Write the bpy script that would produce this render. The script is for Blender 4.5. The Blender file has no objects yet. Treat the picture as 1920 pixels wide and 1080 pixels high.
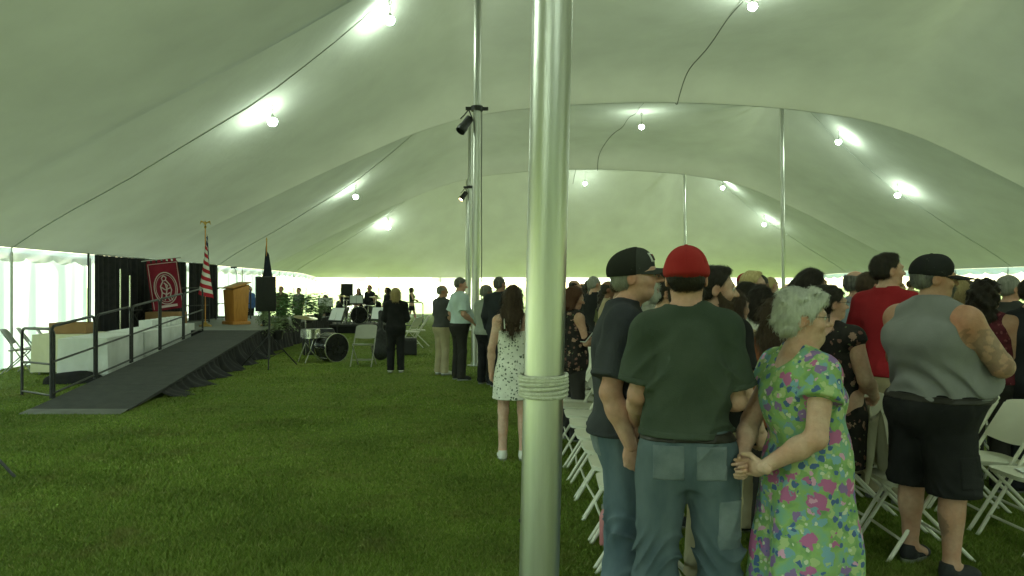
import bpy, bmesh, math, random
import numpy as np
from mathutils import Vector, Matrix, Euler

R = math.radians
SC = bpy.context.scene
COL = SC.collection

# ------------------------------------------------------------------ camera, sky, sun, exposure
F_PX, HOR, CAM_H = 1450.0, 538.0, 1.62          # focal length in pixels of a 1920 wide frame
cam_d = bpy.data.cameras.new('camera')
cam_d.sensor_width = 36.0
cam_d.lens = 36.0 * F_PX / 1920.0
cam_d.clip_start, cam_d.clip_end = 0.05, 3000
cam_d.shift_y = -(540 - HOR) / 1920.0
cam = bpy.data.objects.new('camera', cam_d)
COL.objects.link(cam)
cam.location = (0, 0, CAM_H)
cam.rotation_euler = (R(90), 0, 0)
SC.camera = cam

SUN_AZ, SUN_EL = R(-10), R(42)                    # azimuth clockwise from +Y
world = bpy.data.worlds.new('World')
SC.world = world
world.use_nodes = True
wt = world.node_tree
sky = wt.nodes.new('ShaderNodeTexSky')
sky.sky_type = 'NISHITA'
sky.sun_disc = False
sky.sun_elevation = SUN_EL
sky.sun_rotation = SUN_AZ
sky.air_density, sky.dust_density = 1.0, 1.5
wt.links.new(sky.outputs[0], wt.nodes['Background'].inputs[0])
wt.nodes['Background'].inputs[1].default_value = 0.15

sun_d = bpy.data.lights.new('sun', 'SUN')
sun_d.energy, sun_d.angle, sun_d.color = 4.5, R(0.53), (1.0, 0.95, 0.87)
sun = bpy.data.objects.new('sun', sun_d)
COL.objects.link(sun)
sd = Vector((math.sin(SUN_AZ) * math.cos(SUN_EL), math.cos(SUN_AZ) * math.cos(SUN_EL), math.sin(SUN_EL)))
sun.rotation_euler = sd.to_track_quat('Z', 'Y').to_euler()

vs = SC.view_settings
vs.view_transform, vs.look, vs.gamma, vs.use_curve_mapping = 'Standard', 'None', 1.0, False
vs.exposure = 2.7
vs.use_white_balance = True
vs.white_balance_temperature, vs.white_balance_tint = 6800, -16.0
SC.render.engine = 'CYCLES'
cy = SC.cycles
cy.use_denoising = True
try:
    cy.denoiser = 'OPENIMAGEDENOISE'
except Exception:
    pass
cy.max_bounces, cy.diffuse_bounces, cy.glossy_bounces = 7, 5, 3
cy.transmission_bounces, cy.transparent_max_bounces = 4, 8
cy.sample_clamp_indirect = 6.0
cy.caustics_reflective = cy.caustics_refractive = False

# ------------------------------------------------------------------ helpers
TA = 0.066                                       # the tent's long axis drifts left with depth
TL = math.hypot(1, TA)
def uv(u, v, z=0.0):
    """tent coordinates (u across from the left pole row, v along) to world"""
    return Vector((0.29 + (u - TA * v) / TL * 1.0, (v + TA * u) / TL, z))
TENT_YAW = math.atan(TA)
def px(x, y, D):
    return Vector(((x - 960) / F_PX * D, D, CAM_H - (y - HOR) / F_PX * D))

def mat(name, col, rough=0.6, col2=None, scale=8.0, bump=0.0, bscale=60.0, metal=0.0, spec=0.4, detail=4.0,
        stretch=(1, 1, 1), lo=0.35, hi=0.65, sheen=0.0, coat=0.0):
    m = bpy.data.materials.new(name)
    m.use_nodes = True
    t = m.node_tree
    b = t.nodes['Principled BSDF']
    b.inputs['Base Color'].default_value = (*col, 1)
    b.inputs['Roughness'].default_value = rough
    b.inputs['Metallic'].default_value = metal
    b.inputs['Specular IOR Level'].default_value = spec
    if sheen:
        b.inputs['Sheen Weight'].default_value = sheen
    if coat:
        b.inputs['Coat Weight'].default_value = coat
    tc = mp = None
    if col2 is not None or bump:
        tc = t.nodes.new('ShaderNodeTexCoord')
        mp = t.nodes.new('ShaderNodeMapping')
        mp.inputs['Scale'].default_value = stretch
        t.links.new(tc.outputs['Object'], mp.inputs[0])
    if col2 is not None:
        n = t.nodes.new('ShaderNodeTexNoise')
        n.inputs['Scale'].default_value = scale
        n.inputs['Detail'].default_value = detail
        t.links.new(mp.outputs[0], n.inputs['Vector'])
        r = t.nodes.new('ShaderNodeValToRGB')
        r.color_ramp.elements[0].position, r.color_ramp.elements[0].color = lo, (*col, 1)
        r.color_ramp.elements[1].position, r.color_ramp.elements[1].color = hi, (*col2, 1)
        t.links.new(n.outputs['Fac'], r.inputs[0])
        t.links.new(r.outputs[0], b.inputs['Base Color'])
    if bump:
        n = t.nodes.new('ShaderNodeTexNoise')
        n.inputs['Scale'].default_value = bscale
        n.inputs['Detail'].default_value = 5
        t.links.new(mp.outputs[0], n.inputs['Vector'])
        bp = t.nodes.new('ShaderNodeBump')
        bp.inputs['Strength'].default_value = bump
        bp.inputs['Distance'].default_value = 0.01
        t.links.new(n.outputs['Fac'], bp.inputs['Height'])
        t.links.new(bp.outputs[0], b.inputs['Normal'])
    return m

def cloth(name, col, trans=0.25, dif=0.7, col2=None, rough=0.9):
    """thin fabric that lets some light through"""
    m = bpy.data.materials.new(name)
    m.use_nodes = True
    t = m.node_tree
    t.nodes.remove(t.nodes['Principled BSDF'])
    out = t.nodes['Material Output']
    d = t.nodes.new('ShaderNodeBsdfDiffuse')
    tr = t.nodes.new('ShaderNodeBsdfTranslucent')
    ad = t.nodes.new('ShaderNodeAddShader')
    d.inputs[0].default_value = (*[c * dif for c in col], 1)
    tr.inputs[0].default_value = (*[c * trans for c in (col2 or col)], 1)
    tc = t.nodes.new('ShaderNodeTexCoord')
    n = t.nodes.new('ShaderNodeTexNoise')
    n.inputs['Scale'].default_value = 0.9
    n.inputs['Detail'].default_value = 6
    t.links.new(tc.outputs['Object'], n.inputs['Vector'])
    mr = t.nodes.new('ShaderNodeMapRange')
    mr.inputs['To Min'].default_value, mr.inputs['To Max'].default_value = 0.82, 1.1
    t.links.new(n.outputs['Fac'], mr.inputs['Value'])
    for sh in (d, tr):
        mx = t.nodes.new('ShaderNodeMix')
        mx.data_type = 'RGBA'
        mx.blend_type = 'MULTIPLY'
        mx.inputs['Factor'].default_value = 1
        mx.inputs[6].default_value = sh.inputs[0].default_value
        t.links.new(mr.outputs[0], mx.inputs[7])
        t.links.new(mx.outputs[2], sh.inputs[0])
    n2 = t.nodes.new('ShaderNodeTexNoise')
    n2.inputs['Scale'].default_value = 2.2
    n2.inputs['Detail'].default_value = 3
    t.links.new(tc.outputs['Object'], n2.inputs['Vector'])
    bp = t.nodes.new('ShaderNodeBump')
    bp.inputs['Strength'].default_value = 0.25
    bp.inputs['Distance'].default_value = 0.08
    t.links.new(n2.outputs['Fac'], bp.inputs['Height'])
    t.links.new(bp.outputs[0], d.inputs['Normal'])
    t.links.new(d.outputs[0], ad.inputs[0])
    t.links.new(tr.outputs[0], ad.inputs[1])
    t.links.new(ad.outputs[0], out.inputs[0])
    return m

def emit(name, col, s):
    m = bpy.data.materials.new(name)
    m.use_nodes = True
    b = m.node_tree.nodes['Principled BSDF']
    b.inputs['Base Color'].default_value = (*col, 1)
    b.inputs['Emission Color'].default_value = (*col, 1)
    b.inputs['Emission Strength'].default_value = s
    return m

class MB:
    """collects simple shapes; build() links them as one mesh object"""
    def __init__(s):
        s.v, s.f, s.mi, s.cur = [], [], [], 0
    def raw(s, vs, fs):
        o = len(s.v)
        s.v += [tuple(p) for p in vs]
        s.f += [tuple(i + o for i in f) for f in fs]
        s.mi += [s.cur] * len(fs)
        return s
    def box(s, c, d, rot=None):
        h = [x / 2 for x in d]
        vs = [Vector((sx * h[0], sy * h[1], sz * h[2])) for sx in (-1, 1) for sy in (-1, 1) for sz in (-1, 1)]
        if rot:
            M = Euler(rot).to_matrix()
            vs = [M @ p for p in vs]
        c = Vector(c)
        return s.raw([p + c for p in vs], [(0, 1, 3, 2), (4, 6, 7, 5), (0, 4, 5, 1), (2, 3, 7, 6), (0, 2, 6, 4), (1, 5, 7, 3)])
    def bar(s, a, b, w, h, up=(0, 0, 1)):
        a, b = Vector(a), Vector(b)
        d = (b - a).normalized()
        x = d.cross(Vector(up)).normalized() * w / 2
        y = x.cross(d).normalized() * h / 2
        vs = [p + sx * x + sy * y for p in (a, b) for sx, sy in ((-1, -1), (1, -1), (1, 1), (-1, 1))]
        return s.raw(vs, [(3, 2, 1, 0), (4, 5, 6, 7), (0, 1, 5, 4), (1, 2, 6, 5), (2, 3, 7, 6), (3, 0, 4, 7)])
    def tube(s, pts, r, n=8, cap=True, closed=False):
        pts = [Vector(p) for p in pts]
        m = len(pts)
        rs = r if isinstance(r, (list, tuple)) else [r] * m
        ref = None
        vs = []
        for i, p in enumerate(pts):
            if closed:
                d = pts[(i + 1) % m] - pts[i - 1]
            else:
                d = pts[min(i + 1, m - 1)] - pts[max(i - 1, 0)]
            d.normalize()
            if ref is None:
                ref = Vector((0, 0, 1)) if abs(d.z) < 0.9 else Vector((1, 0, 0))
            x = d.cross(ref)
            if x.length < 1e-5:
                x = d.orthogonal()
            x.normalize()
            y = d.cross(x).normalized()
            ref = x.cross(d).normalized()
            for k in range(n):
                a = 2 * math.pi * k / n
                vs.append(p + (x * math.cos(a) + y * math.sin(a)) * rs[i])
        fs = []
        for i in range(m if closed else m - 1):
            j = (i + 1) % m
            for k in range(n):
                l = (k + 1) % n
                fs.append((i * n + k, i * n + l, j * n + l, j * n + k))
        if cap and not closed:
            fs.append(tuple(range(n - 1, -1, -1)))
            fs.append(tuple(range((m - 1) * n, m * n)))
        return s.raw(vs, fs)
    def lathe(s, prof, c=(0, 0, 0), n=20, axis=None):
        c = Vector(c)
        M = Matrix.Identity(3)
        if axis is not None:
            M = Vector(axis).to_track_quat('Z', 'Y').to_matrix()
        vs, fs = [], []
        for r, z in prof:
            for k in range(n):
                a = 2 * math.pi * k / n
                vs.append(M @ Vector((r * math.cos(a), r * math.sin(a), z)) + c)
        m = len(prof)
        for i in range(m - 1):
            for k in range(n):
                l = (k + 1) % n
                fs.append((i * n + k, i * n + l, (i + 1) * n + l, (i + 1) * n + k))
        if prof[0][0] > 1e-4:
            fs.append(tuple(range(n - 1, -1, -1)))
        if prof[-1][0] > 1e-4:
            fs.append(tuple(range((m - 1) * n, m * n)))
        return s.raw(vs, fs)
    def grid(s, P):
        """P: (a,b) nested list of points"""
        a, b = len(P), len(P[0])
        vs = [p for row in P for p in row]
        fs = [(i * b + j, i * b + j + 1, (i + 1) * b + j + 1, (i + 1) * b + j) for i in range(a - 1) for j in range(b - 1)]
        return s.raw(vs, fs)
    def prism(s, outline, y0, y1, M=None):
        """outline in the x-z plane, extruded along y"""
        n = len(outline)
        vs = [Vector((x, y0, z)) for x, z in outline] + [Vector((x, y1, z)) for x, z in outline]
        if M is not None:
            vs = [M @ p for p in vs]
        fs = [tuple(range(n)), tuple(range(2 * n - 1, n - 1, -1))] + [(i, n + i, n + (i + 1) % n, (i + 1) % n) for i in range(n)]
        return s.raw(vs, fs)
    def build(s, name, mats, parent=None, smooth=True, bevel=0.0, auto=True):
        me = bpy.data.meshes.new(name)
        me.from_pydata([tuple(p) for p in s.v], [], s.f)
        mats = mats if isinstance(mats, (list, tuple)) else [mats]
        for m in mats:
            me.materials.append(m)
        if len(mats) > 1:
            me.polygons.foreach_set('material_index', s.mi)
        bm = bmesh.new()
        bm.from_mesh(me)
        bmesh.ops.recalc_face_normals(bm, faces=bm.faces)
        if bevel:
            es = [e for e in bm.edges if len(e.link_faces) == 2 and e.calc_face_angle(0) > 0.6]
            bmesh.ops.bevel(bm, geom=es, offset=bevel, segments=2, affect='EDGES', profile=0.5)
        if smooth:
            for f in bm.faces:
                f.smooth = True
            if auto:
                for e in bm.edges:
                    if len(e.link_faces) == 2 and e.calc_face_angle(0) > 0.7:
                        e.smooth = False
        bm.to_mesh(me)
        bm.free()
        return obj(name, me, parent)

def obj(name, data, parent=None):
    o = bpy.data.objects.new(name, data)
    COL.objects.link(o)
    if parent is not None:
        o.parent = parent
    return o
def tag(o, label, cat, group=None):
    o['label'], o['category'] = label, cat
    if group:
        o['group'] = group
    return o
def struct(o, kind='structure'):
    o['kind'] = kind
    return o
def thing(name, label, cat, loc=(0, 0, 0), yaw=0.0, group=None):
    o = obj(name, None)
    o.empty_display_size = 0.1
    o.location = loc
    o.rotation_euler = (0, 0, yaw)
    return tag(o, label, cat, group)
def copy_tree(o, parent=None):
    c = o.copy()
    COL.objects.link(c)
    c.parent = parent
    for ch in list(o.children):
        copy_tree(ch, c)
    return c
def nth(i):
    W = ['first', 'second', 'third', 'fourth', 'fifth', 'sixth', 'seventh', 'eighth', 'ninth', 'tenth', 'eleventh', 'twelfth',
         'thirteenth', 'fourteenth', 'fifteenth', 'sixteenth', 'seventeenth', 'eighteenth', 'nineteenth', 'twentieth']
    return W[i] if i < len(W) else W[i % 10] if False else f'{i + 1}th'
rng = random.Random(7)
# ------------------------------------------------------------------ ground
def lawn_mat():
    m = bpy.data.materials.new('lawn')
    m.use_nodes = True
    t = m.node_tree
    b = t.nodes['Principled BSDF']
    b.inputs['Roughness'].default_value = 0.9
    b.inputs['Specular IOR Level'].default_value = 0.15
    tc = t.nodes.new('ShaderNodeTexCoord')
    def noise(s, d=5):
        n = t.nodes.new('ShaderNodeTexNoise')
        n.inputs['Scale'].default_value = s
        n.inputs['Detail'].default_value = d
        t.links.new(tc.outputs['Object'], n.inputs['Vector'])
        return n
    def ramp(n, a, b_, p0=.35, p1=.65):
        r = t.nodes.new('ShaderNodeValToRGB')
        r.color_ramp.elements[0].position, r.color_ramp.elements[0].color = p0, (*a, 1)
        r.color_ramp.elements[1].position, r.color_ramp.elements[1].color = p1, (*b_, 1)
        t.links.new(n.outputs['Fac'], r.inputs[0])
        return r
    r1 = ramp(noise(0.8), (0.125, 0.18, 0.028), (0.165, 0.20, 0.042))
    r2 = ramp(noise(14), (0.55, 0.55, 0.5), (1.15, 1.15, 1.0), .3, .7)
    mx = t.nodes.new('ShaderNodeMix')
    mx.data_type, mx.blend_type = 'RGBA', 'MULTIPLY'
    mx.inputs['Factor'].default_value = 0.75
    t.links.new(r1.outputs[0], mx.inputs[6])
    t.links.new(r2.outputs[0], mx.inputs[7])
    t.links.new(mx.outputs[2], b.inputs['Base Color'])
    bp = t.nodes.new('ShaderNodeBump')
    bp.inputs['Strength'].default_value = 0.7
    bp.inputs['Distance'].default_value = 0.03
    t.links.new(noise(45).outputs['Fac'], bp.inputs['Height'])
    t.links.new(bp.outputs[0], b.inputs['Normal'])
    return m
LAWN = lawn_mat()
g = MB()
N = 40
coords = [-1500, -600, -250, -120] + [-60 + 3 * i for i in range(41)] + [120, 250, 600, 1500]
g.grid([[(x, y, 0) for x in coords] for y in coords])
struct(g.build('ground', LAWN))

# ------------------------------------------------------------------ tent
ROOF = cloth('tent vinyl', (0.92, 0.92, 0.85), trans=0.020, dif=0.38, col2=(0.92, 1.0, 0.70))
WALL = cloth('sidewall vinyl', (0.97, 0.96, 0.90), trans=0.46, dif=0.30, col2=(1.0, 0.97, 0.86))
SEAM = mat('seam webbing', (0.34, 0.36, 0.32), 0.8)
ALU = mat('brushed aluminium', (0.50, 0.50, 0.46), 0.36, (0.60, 0.60, 0.55), 3.0, 0.12, 40, metal=1.0, stretch=(8, 8, 0.4))
STEEL = mat('galvanised side pole', (0.55, 0.56, 0.54), 0.4, metal=0.9)
ROPE = mat('white rope', (0.66, 0.66, 0.58), 0.9, (0.54, 0.54, 0.46), 60, 0.8, 160)
BLACKM = mat('black steel', (0.014, 0.014, 0.015), 0.45, (0.03, 0.03, 0.03), 20, 0.1, 90)

UL, UR, UB = -9.2, 21.3, 12.1
POLES_V = [-10.0, 3.0, 16.0, 29.0, 42.0]
V0, V1 = -16.6, 48.6
def mirror(p):
    return p + [(UB - u, z) for u, z in reversed(p) if u < UB / 2 - .01]
S_PTS = mirror([(-9.2, 2.4), (-7.5, 3.25), (-6, 4.0), (-4.5, 4.75), (-3, 5.45), (-1.5, 6.1), (0, 6.55), (2, 6.85), (4, 7.0), (6.05, 7.05)])
P_PTS = mirror([(-9.2, 2.4), (-8.4, 2.95), (-7, 3.75), (-5.9, 4.45), (-4.3, 5.45), (-3, 6.5), (-2.2, 7.2), (-1.2, 8.2), (-.5, 9.1), (0, 9.8), (.6, 9.05), (1.5, 8.6), (3, 8.3), (6.05, 8.15)])
def spline(pts):
    X = np.array([p[0] for p in pts]); Y = np.array([p[1] for p in pts])
    m = np.zeros(len(X)); d = np.diff(Y) / np.diff(X)
    m[1:-1] = (d[:-1] + d[1:]) / 2; m[0], m[-1] = d[0], d[-1]
    def f(x):
        i = int(np.clip(np.searchsorted(X, x) - 1, 0, len(X) - 2))
        h = X[i + 1] - X[i]; t = (x - X[i]) / h
        return ((2*t**3-3*t*t+1)*Y[i] + (t**3-2*t*t+t)*h*m[i] + (-2*t**3+3*t*t)*Y[i+1] + (t**3-t*t)*h*m[i+1])
    return f
SADDLE = spline(S_PTS)
_pk = np.array(P_PTS)
def PEAK(u):
    return float(np.interp(u, _pk[:, 0], _pk[:, 1]))
def roof_z(u, v):
    s, p = SADDLE(u), PEAK(u)
    eave = 2.4 - .2 * max(0, min(1, (v - 42) / 6.6))
    if v > POLES_V[-1] or v < POLES_V[0]:
        w = (v - POLES_V[-1]) / (V1 - POLES_V[-1]) if v > 0 else (POLES_V[0] - v) / (POLES_V[0] - V0)
        k = (1 - w) ** 1.2
        return eave + (p - eave) * k
    d = min(abs(v - q) for q in POLES_V)
    t = min(d / 6.5, 1)
    gk = (1 - t) ** 1.7
    dip = (0.95 if v > 13 else 0) * max(0, s - eave - .3) / 4.65
    return s + (p - s) * gk + dip * (1 - math.exp(-(1 - t) / .12)) * (1 - gk)

tent = thing('frame_tent', 'large white pole tent roof sweeping over the whole lawn', 'tent')
us = sorted(set([UL + (0 - UL) * i / 16 for i in range(17)] + [UB * i / 28 for i in range(29)] + [UB + (UR - UB) * i / 16 for i in range(17)]))
vv = []
for a, b in zip([V0] + POLES_V, POLES_V + [V1]):
    if b - a > 10:
        q_ = [1 - (1 - i / 26) ** 1.7 for i in range(27)]
        half = [a + (b - a) / 2 * x for x in q_]
        vv += half + [b - (x - a) for x in reversed(half[1:-1])]
    else:
        vv += [a + (b - a) * i / 17 for i in range(17)]
vv.append(V1)
g = MB()
g.grid([[uv(u, v, roof_z(u, v)) for u in us] for v in vv])
roof = g.build('roof', ROOF, tent, auto=False)
# seams along every saddle and pole line
for v in [16, 29, 42]:
    for lo, hi in ((UL, 0), (UB, UR)):
        g = MB()
        g.tube([uv(u, v, roof_z(u, v) - 0.012) for u in us if lo <= u <= hi], 0.011, 5)
        g.build('seam', SEAM, tent)
# scalloped valance, one per side
def valance(pts, name='valance'):
    g = MB()
    rows = [[], [], [], [], []]
    for i, p in enumerate(pts):
        ph = i / 8.0
        s = abs(math.sin(math.pi * ph))
        drop = 0.19 + 0.09 * s ** 0.6
        for k in range(5):
            off = 0.03 * math.sin(ph * 5.1 + k) * (k / 4)
            q = p.copy(); q.z -= drop * k / 4; q.x += off; q.y += off * .6
            rows[k].append(q)
    g.grid(rows)
    return g.build(name, VAL, tent, auto=False)
VAL = cloth('valance vinyl', (0.92, 0.92, 0.88), trans=0.30, dif=0.6)
def edge(a, b, n):
    (u0, v0), (u1, v1) = a, b
    return [uv(u0 + (u1 - u0) * i / n, v0 + (v1 - v0) * i / n, roof_z(min(max(u0 + (u1 - u0) * i / n, UL), UR), v0 + (v1 - v0) * i / n) - 0.004) for i in range(n + 1)]
valance(edge((UL, V0), (UL, V1), 8 * 65))
valance(edge((UR, V0), (UR, V1), 8 * 65))
valance(edge((UL, V1), (UR, V1), 8 * 26))
valance(edge((UL, V0), (UR, V0), 8 * 26))

# side poles under the eaves
spole = MB()
spole.lathe([(0.03, 0), (0.03, 2.3), (0.012, 2.32), (0.012, 2.44)], n=10)
sp0 = spole.build('tent_side_pole', STEEL)
spots = []
for i in range(0, 12):
    spots.append((UL, 9.5 + i * 3.25, 'left', i))
for i in range(1, 8):
    spots.append((UL + i * (UR - UL) / 8, V1, 'far', i))
for i in range(0, 7):
    spots.append((UR, 26 + i * 3.25, 'right', i))
for k, (u, v, side, i) in enumerate(spots):
    o = sp0 if k == 0 else copy_tree(sp0)
    o.location = uv(u, v, 0)
    where = {'left': f'steel side pole under the left eave, {nth(i)} from the camera',
             'far': f'steel side pole under the far eave, {nth(i - 1)} from the left',
             'right': f'steel side pole under the right eave, {nth(i)} from the near end'}[side]
    tag(o, where, 'pole', 'tent side poles')

# sidewall panels: translucent vinyl with soft pleats
def sidewall(a, b, label, top=2.3, seed=0):
    A, B = uv(*a), uv(*b)
    L = (B - A).length
    d = (B - A).normalized(); nrm = Vector((-d.y, d.x, 0))
    n = max(8, int(L * 14)); rows = []
    r = random.Random(seed)
    ph = [r.uniform(0, 6) for _ in range(4)]
    for k in range(9):
        z = top * k / 8
        row = []
        for i in range(n + 1):
            x = L * i / n
            off = 0.035 * math.sin(x * 5 + ph[0] + 0.3 * z) + 0.02 * math.sin(x * 11.3 + ph[1]) + 0.03 * math.sin(x * 1.9 + ph[2])
            off *= 0.35 + 0.65 * (1 - k / 8)
            p = A + d * x + nrm * off; p.z = z
            row.append(p)
        rows.append(row)
    g = MB().grid(rows)
    root = thing('tent_sidewall', label, 'tent wall', group='tent sidewalls')
    o = g.build('panel', WALL, root, auto=False)
    g = MB()
    g.tube([A + d * (L * i / 12) + Vector((0, 0, top + 0.01)) for i in range(13)], 0.012, 5)
    g.build('rope_hem', ROPE, root)
    return root
lw = [(8.0, 14.4, 'nearest the camera'), (14.6, 19.2, 'beside the grey folding chairs'), (19.3, 26.4, 'behind the black drapes'), (26.6, 29.4, 'behind the lectern'), (29.5, 35.5, 'behind the potted ferns')]
for i, (v0, v1, w) in enumerate(lw):
    sidewall((UL - 0.05, v0), (UL - 0.05, v1), f'white translucent left tent sidewall {w}', seed=i)
sidewall((-2.1, V1 + 0.05), (0.6, V1 + 0.05), 'white translucent far sidewall left of the pole row', seed=21)
sidewall((-7.6, V1 + 0.05), (-6.2, V1 + 0.05), 'narrow white far sidewall behind the band', seed=22)

# ------------------------------------------------------------------ big tent poles
def tent_pole(u, v, label, lean=(0, 0), collar=None, rope=None, r=0.078):
    b = uv(u, v)
    top = roof_z(u, v)
    t = thing('tent_pole', label, 'pole', b, TENT_YAW, 'aluminium tent poles')
    g = MB()
    g.tube([(lean[0] * z, lean[1] * z, z) for z in (0.02, 1.0, 2.5, 4.0, 6.0, top)], r, 28)
    g.build('shaft', ALU, t)
    g = MB().lathe([(0.16, 0), (0.16, 0.015), (r + .01, 0.02), (r + .01, 0.06)], n=24)
    g.build('base_plate', STEEL, t)
    if rope is not None:
        rr = r + 0.011
        for k in range(6):
            g = MB()
            z0 = rope + k * 0.0160 + .0012 * math.sin(k * 5)
            g.tube([(lean[0] * z0 + (rr + .0015 * math.sin(a * 3 + k)) * math.cos(a), lean[1] * z0 + rr * math.sin(a), z0 + 0.004 * math.sin(a + k) - 0.003 * k * math.sin(a * .5))
                    for a in [2 * math.pi * i / 40 for i in range(40)]], 0.0088, 8, closed=True)
            g.build('rope_turn', ROPE, t)
    return t
pm = tent_pole(0, 3, 'brushed aluminium tent pole nearest the camera, wrapped with white rope', lean=(0.024, 0), rope=1.205)
p2 = tent_pole(0, 16, 'slim aluminium tent pole carrying a black stage light beside the blue shirt man', lean=(0.008, 0), rope=1.05)
p3 = tent_pole(0, 29, 'aluminium tent pole third in the left row, behind the stage light pole', lean=(0.008, 0))
p4 = tent_pole(0, 42, 'farthest aluminium tent pole of the left row', lean=(0.008, 0))
tent_pole(UB, 29, 'aluminium tent pole on the right behind the crowd', lean=(-0.01, 0))
tent_pole(UB, 42, 'farthest aluminium tent pole of the right row', lean=(-0.01, 0))
for v in (-10,):
    pass
# the drilled hole on the near pole
g = MB().lathe([(0.007, 0), (0.007, 0.004)], (-0.0775 + .024 * .62, -0.01, .72), 10, axis=(-1, -0.1, 0))
g.build('bolt_hole', BLACKM, pm)

# stage lights clamped on poles
LENS = emit('warm spot lens', (1.0, 0.72, 0.42), 9.0)
def stage_light(pole_u, pole_v, z, label, lit):
    b = uv(pole_u, pole_v, z)
    t = thing('stage_light', label, 'stage light', b, TENT_YAW, 'stage lights on poles')
    g = MB().lathe([(0.082, -.05), (0.125, -.05), (0.125, .05), (0.082, .05), (0.082, -.05)], n=20)
    g.build('clamp', BLACKM, t)
    g = MB()
    g.box((0.17, 0, 0), (0.13, 0.05, 0.07)); g.build('clamp_arm', BLACKM, t, bevel=0.006)
    g = MB().box((-0.17, 0, 0), (0.13, 0.05, 0.07)); g.build('clamp_arm', BLACKM, t, bevel=0.006)
    ax = Vector((-0.5, -0.35, -0.75)).normalized()
    c = Vector((-0.24, -0.05, -0.34))
    g = MB().tube([(-0.17, 0, -0.02), (-0.10, -0.02, -0.2), c + Vector((.1, 0, .1))], 0.014, 6)
    g.tube([(-0.17, 0, -0.02), (-0.26, -0.02, -0.14), c + Vector((-.1, 0.02, .12))], 0.014, 6)
    g.build('yoke', BLACKM, t)
    g = MB().lathe([(0.05, -0.2), (0.085, -0.18), (0.09, 0.05), (0.105, 0.07), (0.105, 0.2), (0.092, 0.2), (0.09, .12)], c, 18, axis=ax)
    g.build('lamp_housing', BLACKM, t)
    g = MB().lathe([(0.0001, 0.13), (0.085, 0.13), (0.085, .145), (0.0001, .145)], c, 16, axis=ax)
    g.build('lens', LENS if lit else BLACKM, t)
    g = MB().tube([(0.1, 0.02, 0.02), (0.10, 0.05, -0.6), (0.092, 0.04, -1.5), (0.1, 0.05, -3.0), (0.09, 0.04, -4.2)], 0.009, 5)
    g.build('power_cord', BLACKM, t)
    return t
stage_light(0.04, 16, 5.30, 'black stage light clamped to the slim pole left of the near pole', False)
stage_light(0.04, 29, 5.35, 'glowing stage light on the pole third in the left row', True)

# ------------------------------------------------------------------ hanging lamps
GLOBE = emit('lamp globe glow', (0.93, 1.0, 0.95), 30.0)
CORD = mat('lamp cord', (0.09, 0.095, 0.08), 0.6)
LAMPS = [  # pixel x, y, depth, cord length, watts, label
    (731, 38, 15.6, 0.42, 60, 'round hanging lamp highest on the left, near the tent seam'),
    (511, 228, 15.5, 0.33, 60, 'round hanging lamp above the black drapes and flag'),
    (667, 369, 28.6, 0.45, 70, 'small hanging lamp above the potted ferns on stage'),
    (728, 427, 41.5, 0.5, 70, 'tiny hanging lamp above the blond woman in black'),
    (1411, 12, 17.2, 0.38, 70, 'bright hanging lamp cut by the top edge on the cable'),
    (1203, 238, 27.8, 0.55, 80, 'hanging lamp on the cable above the two men with caps'),
    (1097, 344, 40.6, 0.6, 80, 'small hanging lamp on the cable beside the near pole'),
    (1572, 266, 29.8, 0.5, 80, 'hanging lamp right of the thin pole, beside the curved roof fold'),
    (1683, 366, 30.1, 0.45, 70, 'hanging lamp on the right roof seam above the red polo man'),
    (1355, 352, 42.8, 0.5, 80, 'small hanging lamp right above the bearded man'),
    (1433, 421, 43, 0.5, 60, 'small hanging lamp low on the far right roof fold'),
]
def inv_uv(p):
    x, y = p.x - 0.29, p.y
    return ((x + TA * y) / TL, (y - TA * x) / TL)
# unseen lamps added along the rows, above and behind the camera, to light people
FILL_LAMPS = [(5.6, 4.2, 7.4, 'on the roof crown above the front rows'), (5.6, -8.0, 7.3, 'on the roof crown behind the camera'), (-3.2, -3.5, 4.7, 'left of the camera behind the frame'),
        (-4.0, 4.5, 4.4, 'on the left slope just out of frame'), (15.5, 16, 5.2, 'on the right slope above the suited man'), (2.2, -2.6, 5.9, 'behind the camera beside the pole row'), (14.5, -3.5, 4.6, 'on the right slope behind the camera')]
def under_roof(x, y, D, drop):
    """slide a lamp along its sight line until it hangs clear of the roof"""
    for _ in range(400):
        p = px(x, y, D)
        u_, v_ = inv_uv(p)
        if roof_z(min(max(u_, UL), UR), v_) - p.z >= drop:
            break
        D -= .03
    return p
LAMPS = [(under_roof(l[0], l[1], l[2] + 1.2, l[3]), *l[3:]) for l in LAMPS] + [(uv(u, v, z), .4, 90, 'added hanging fill lamp ' + w) for u, v, z, w in FILL_LAMPS]
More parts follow.
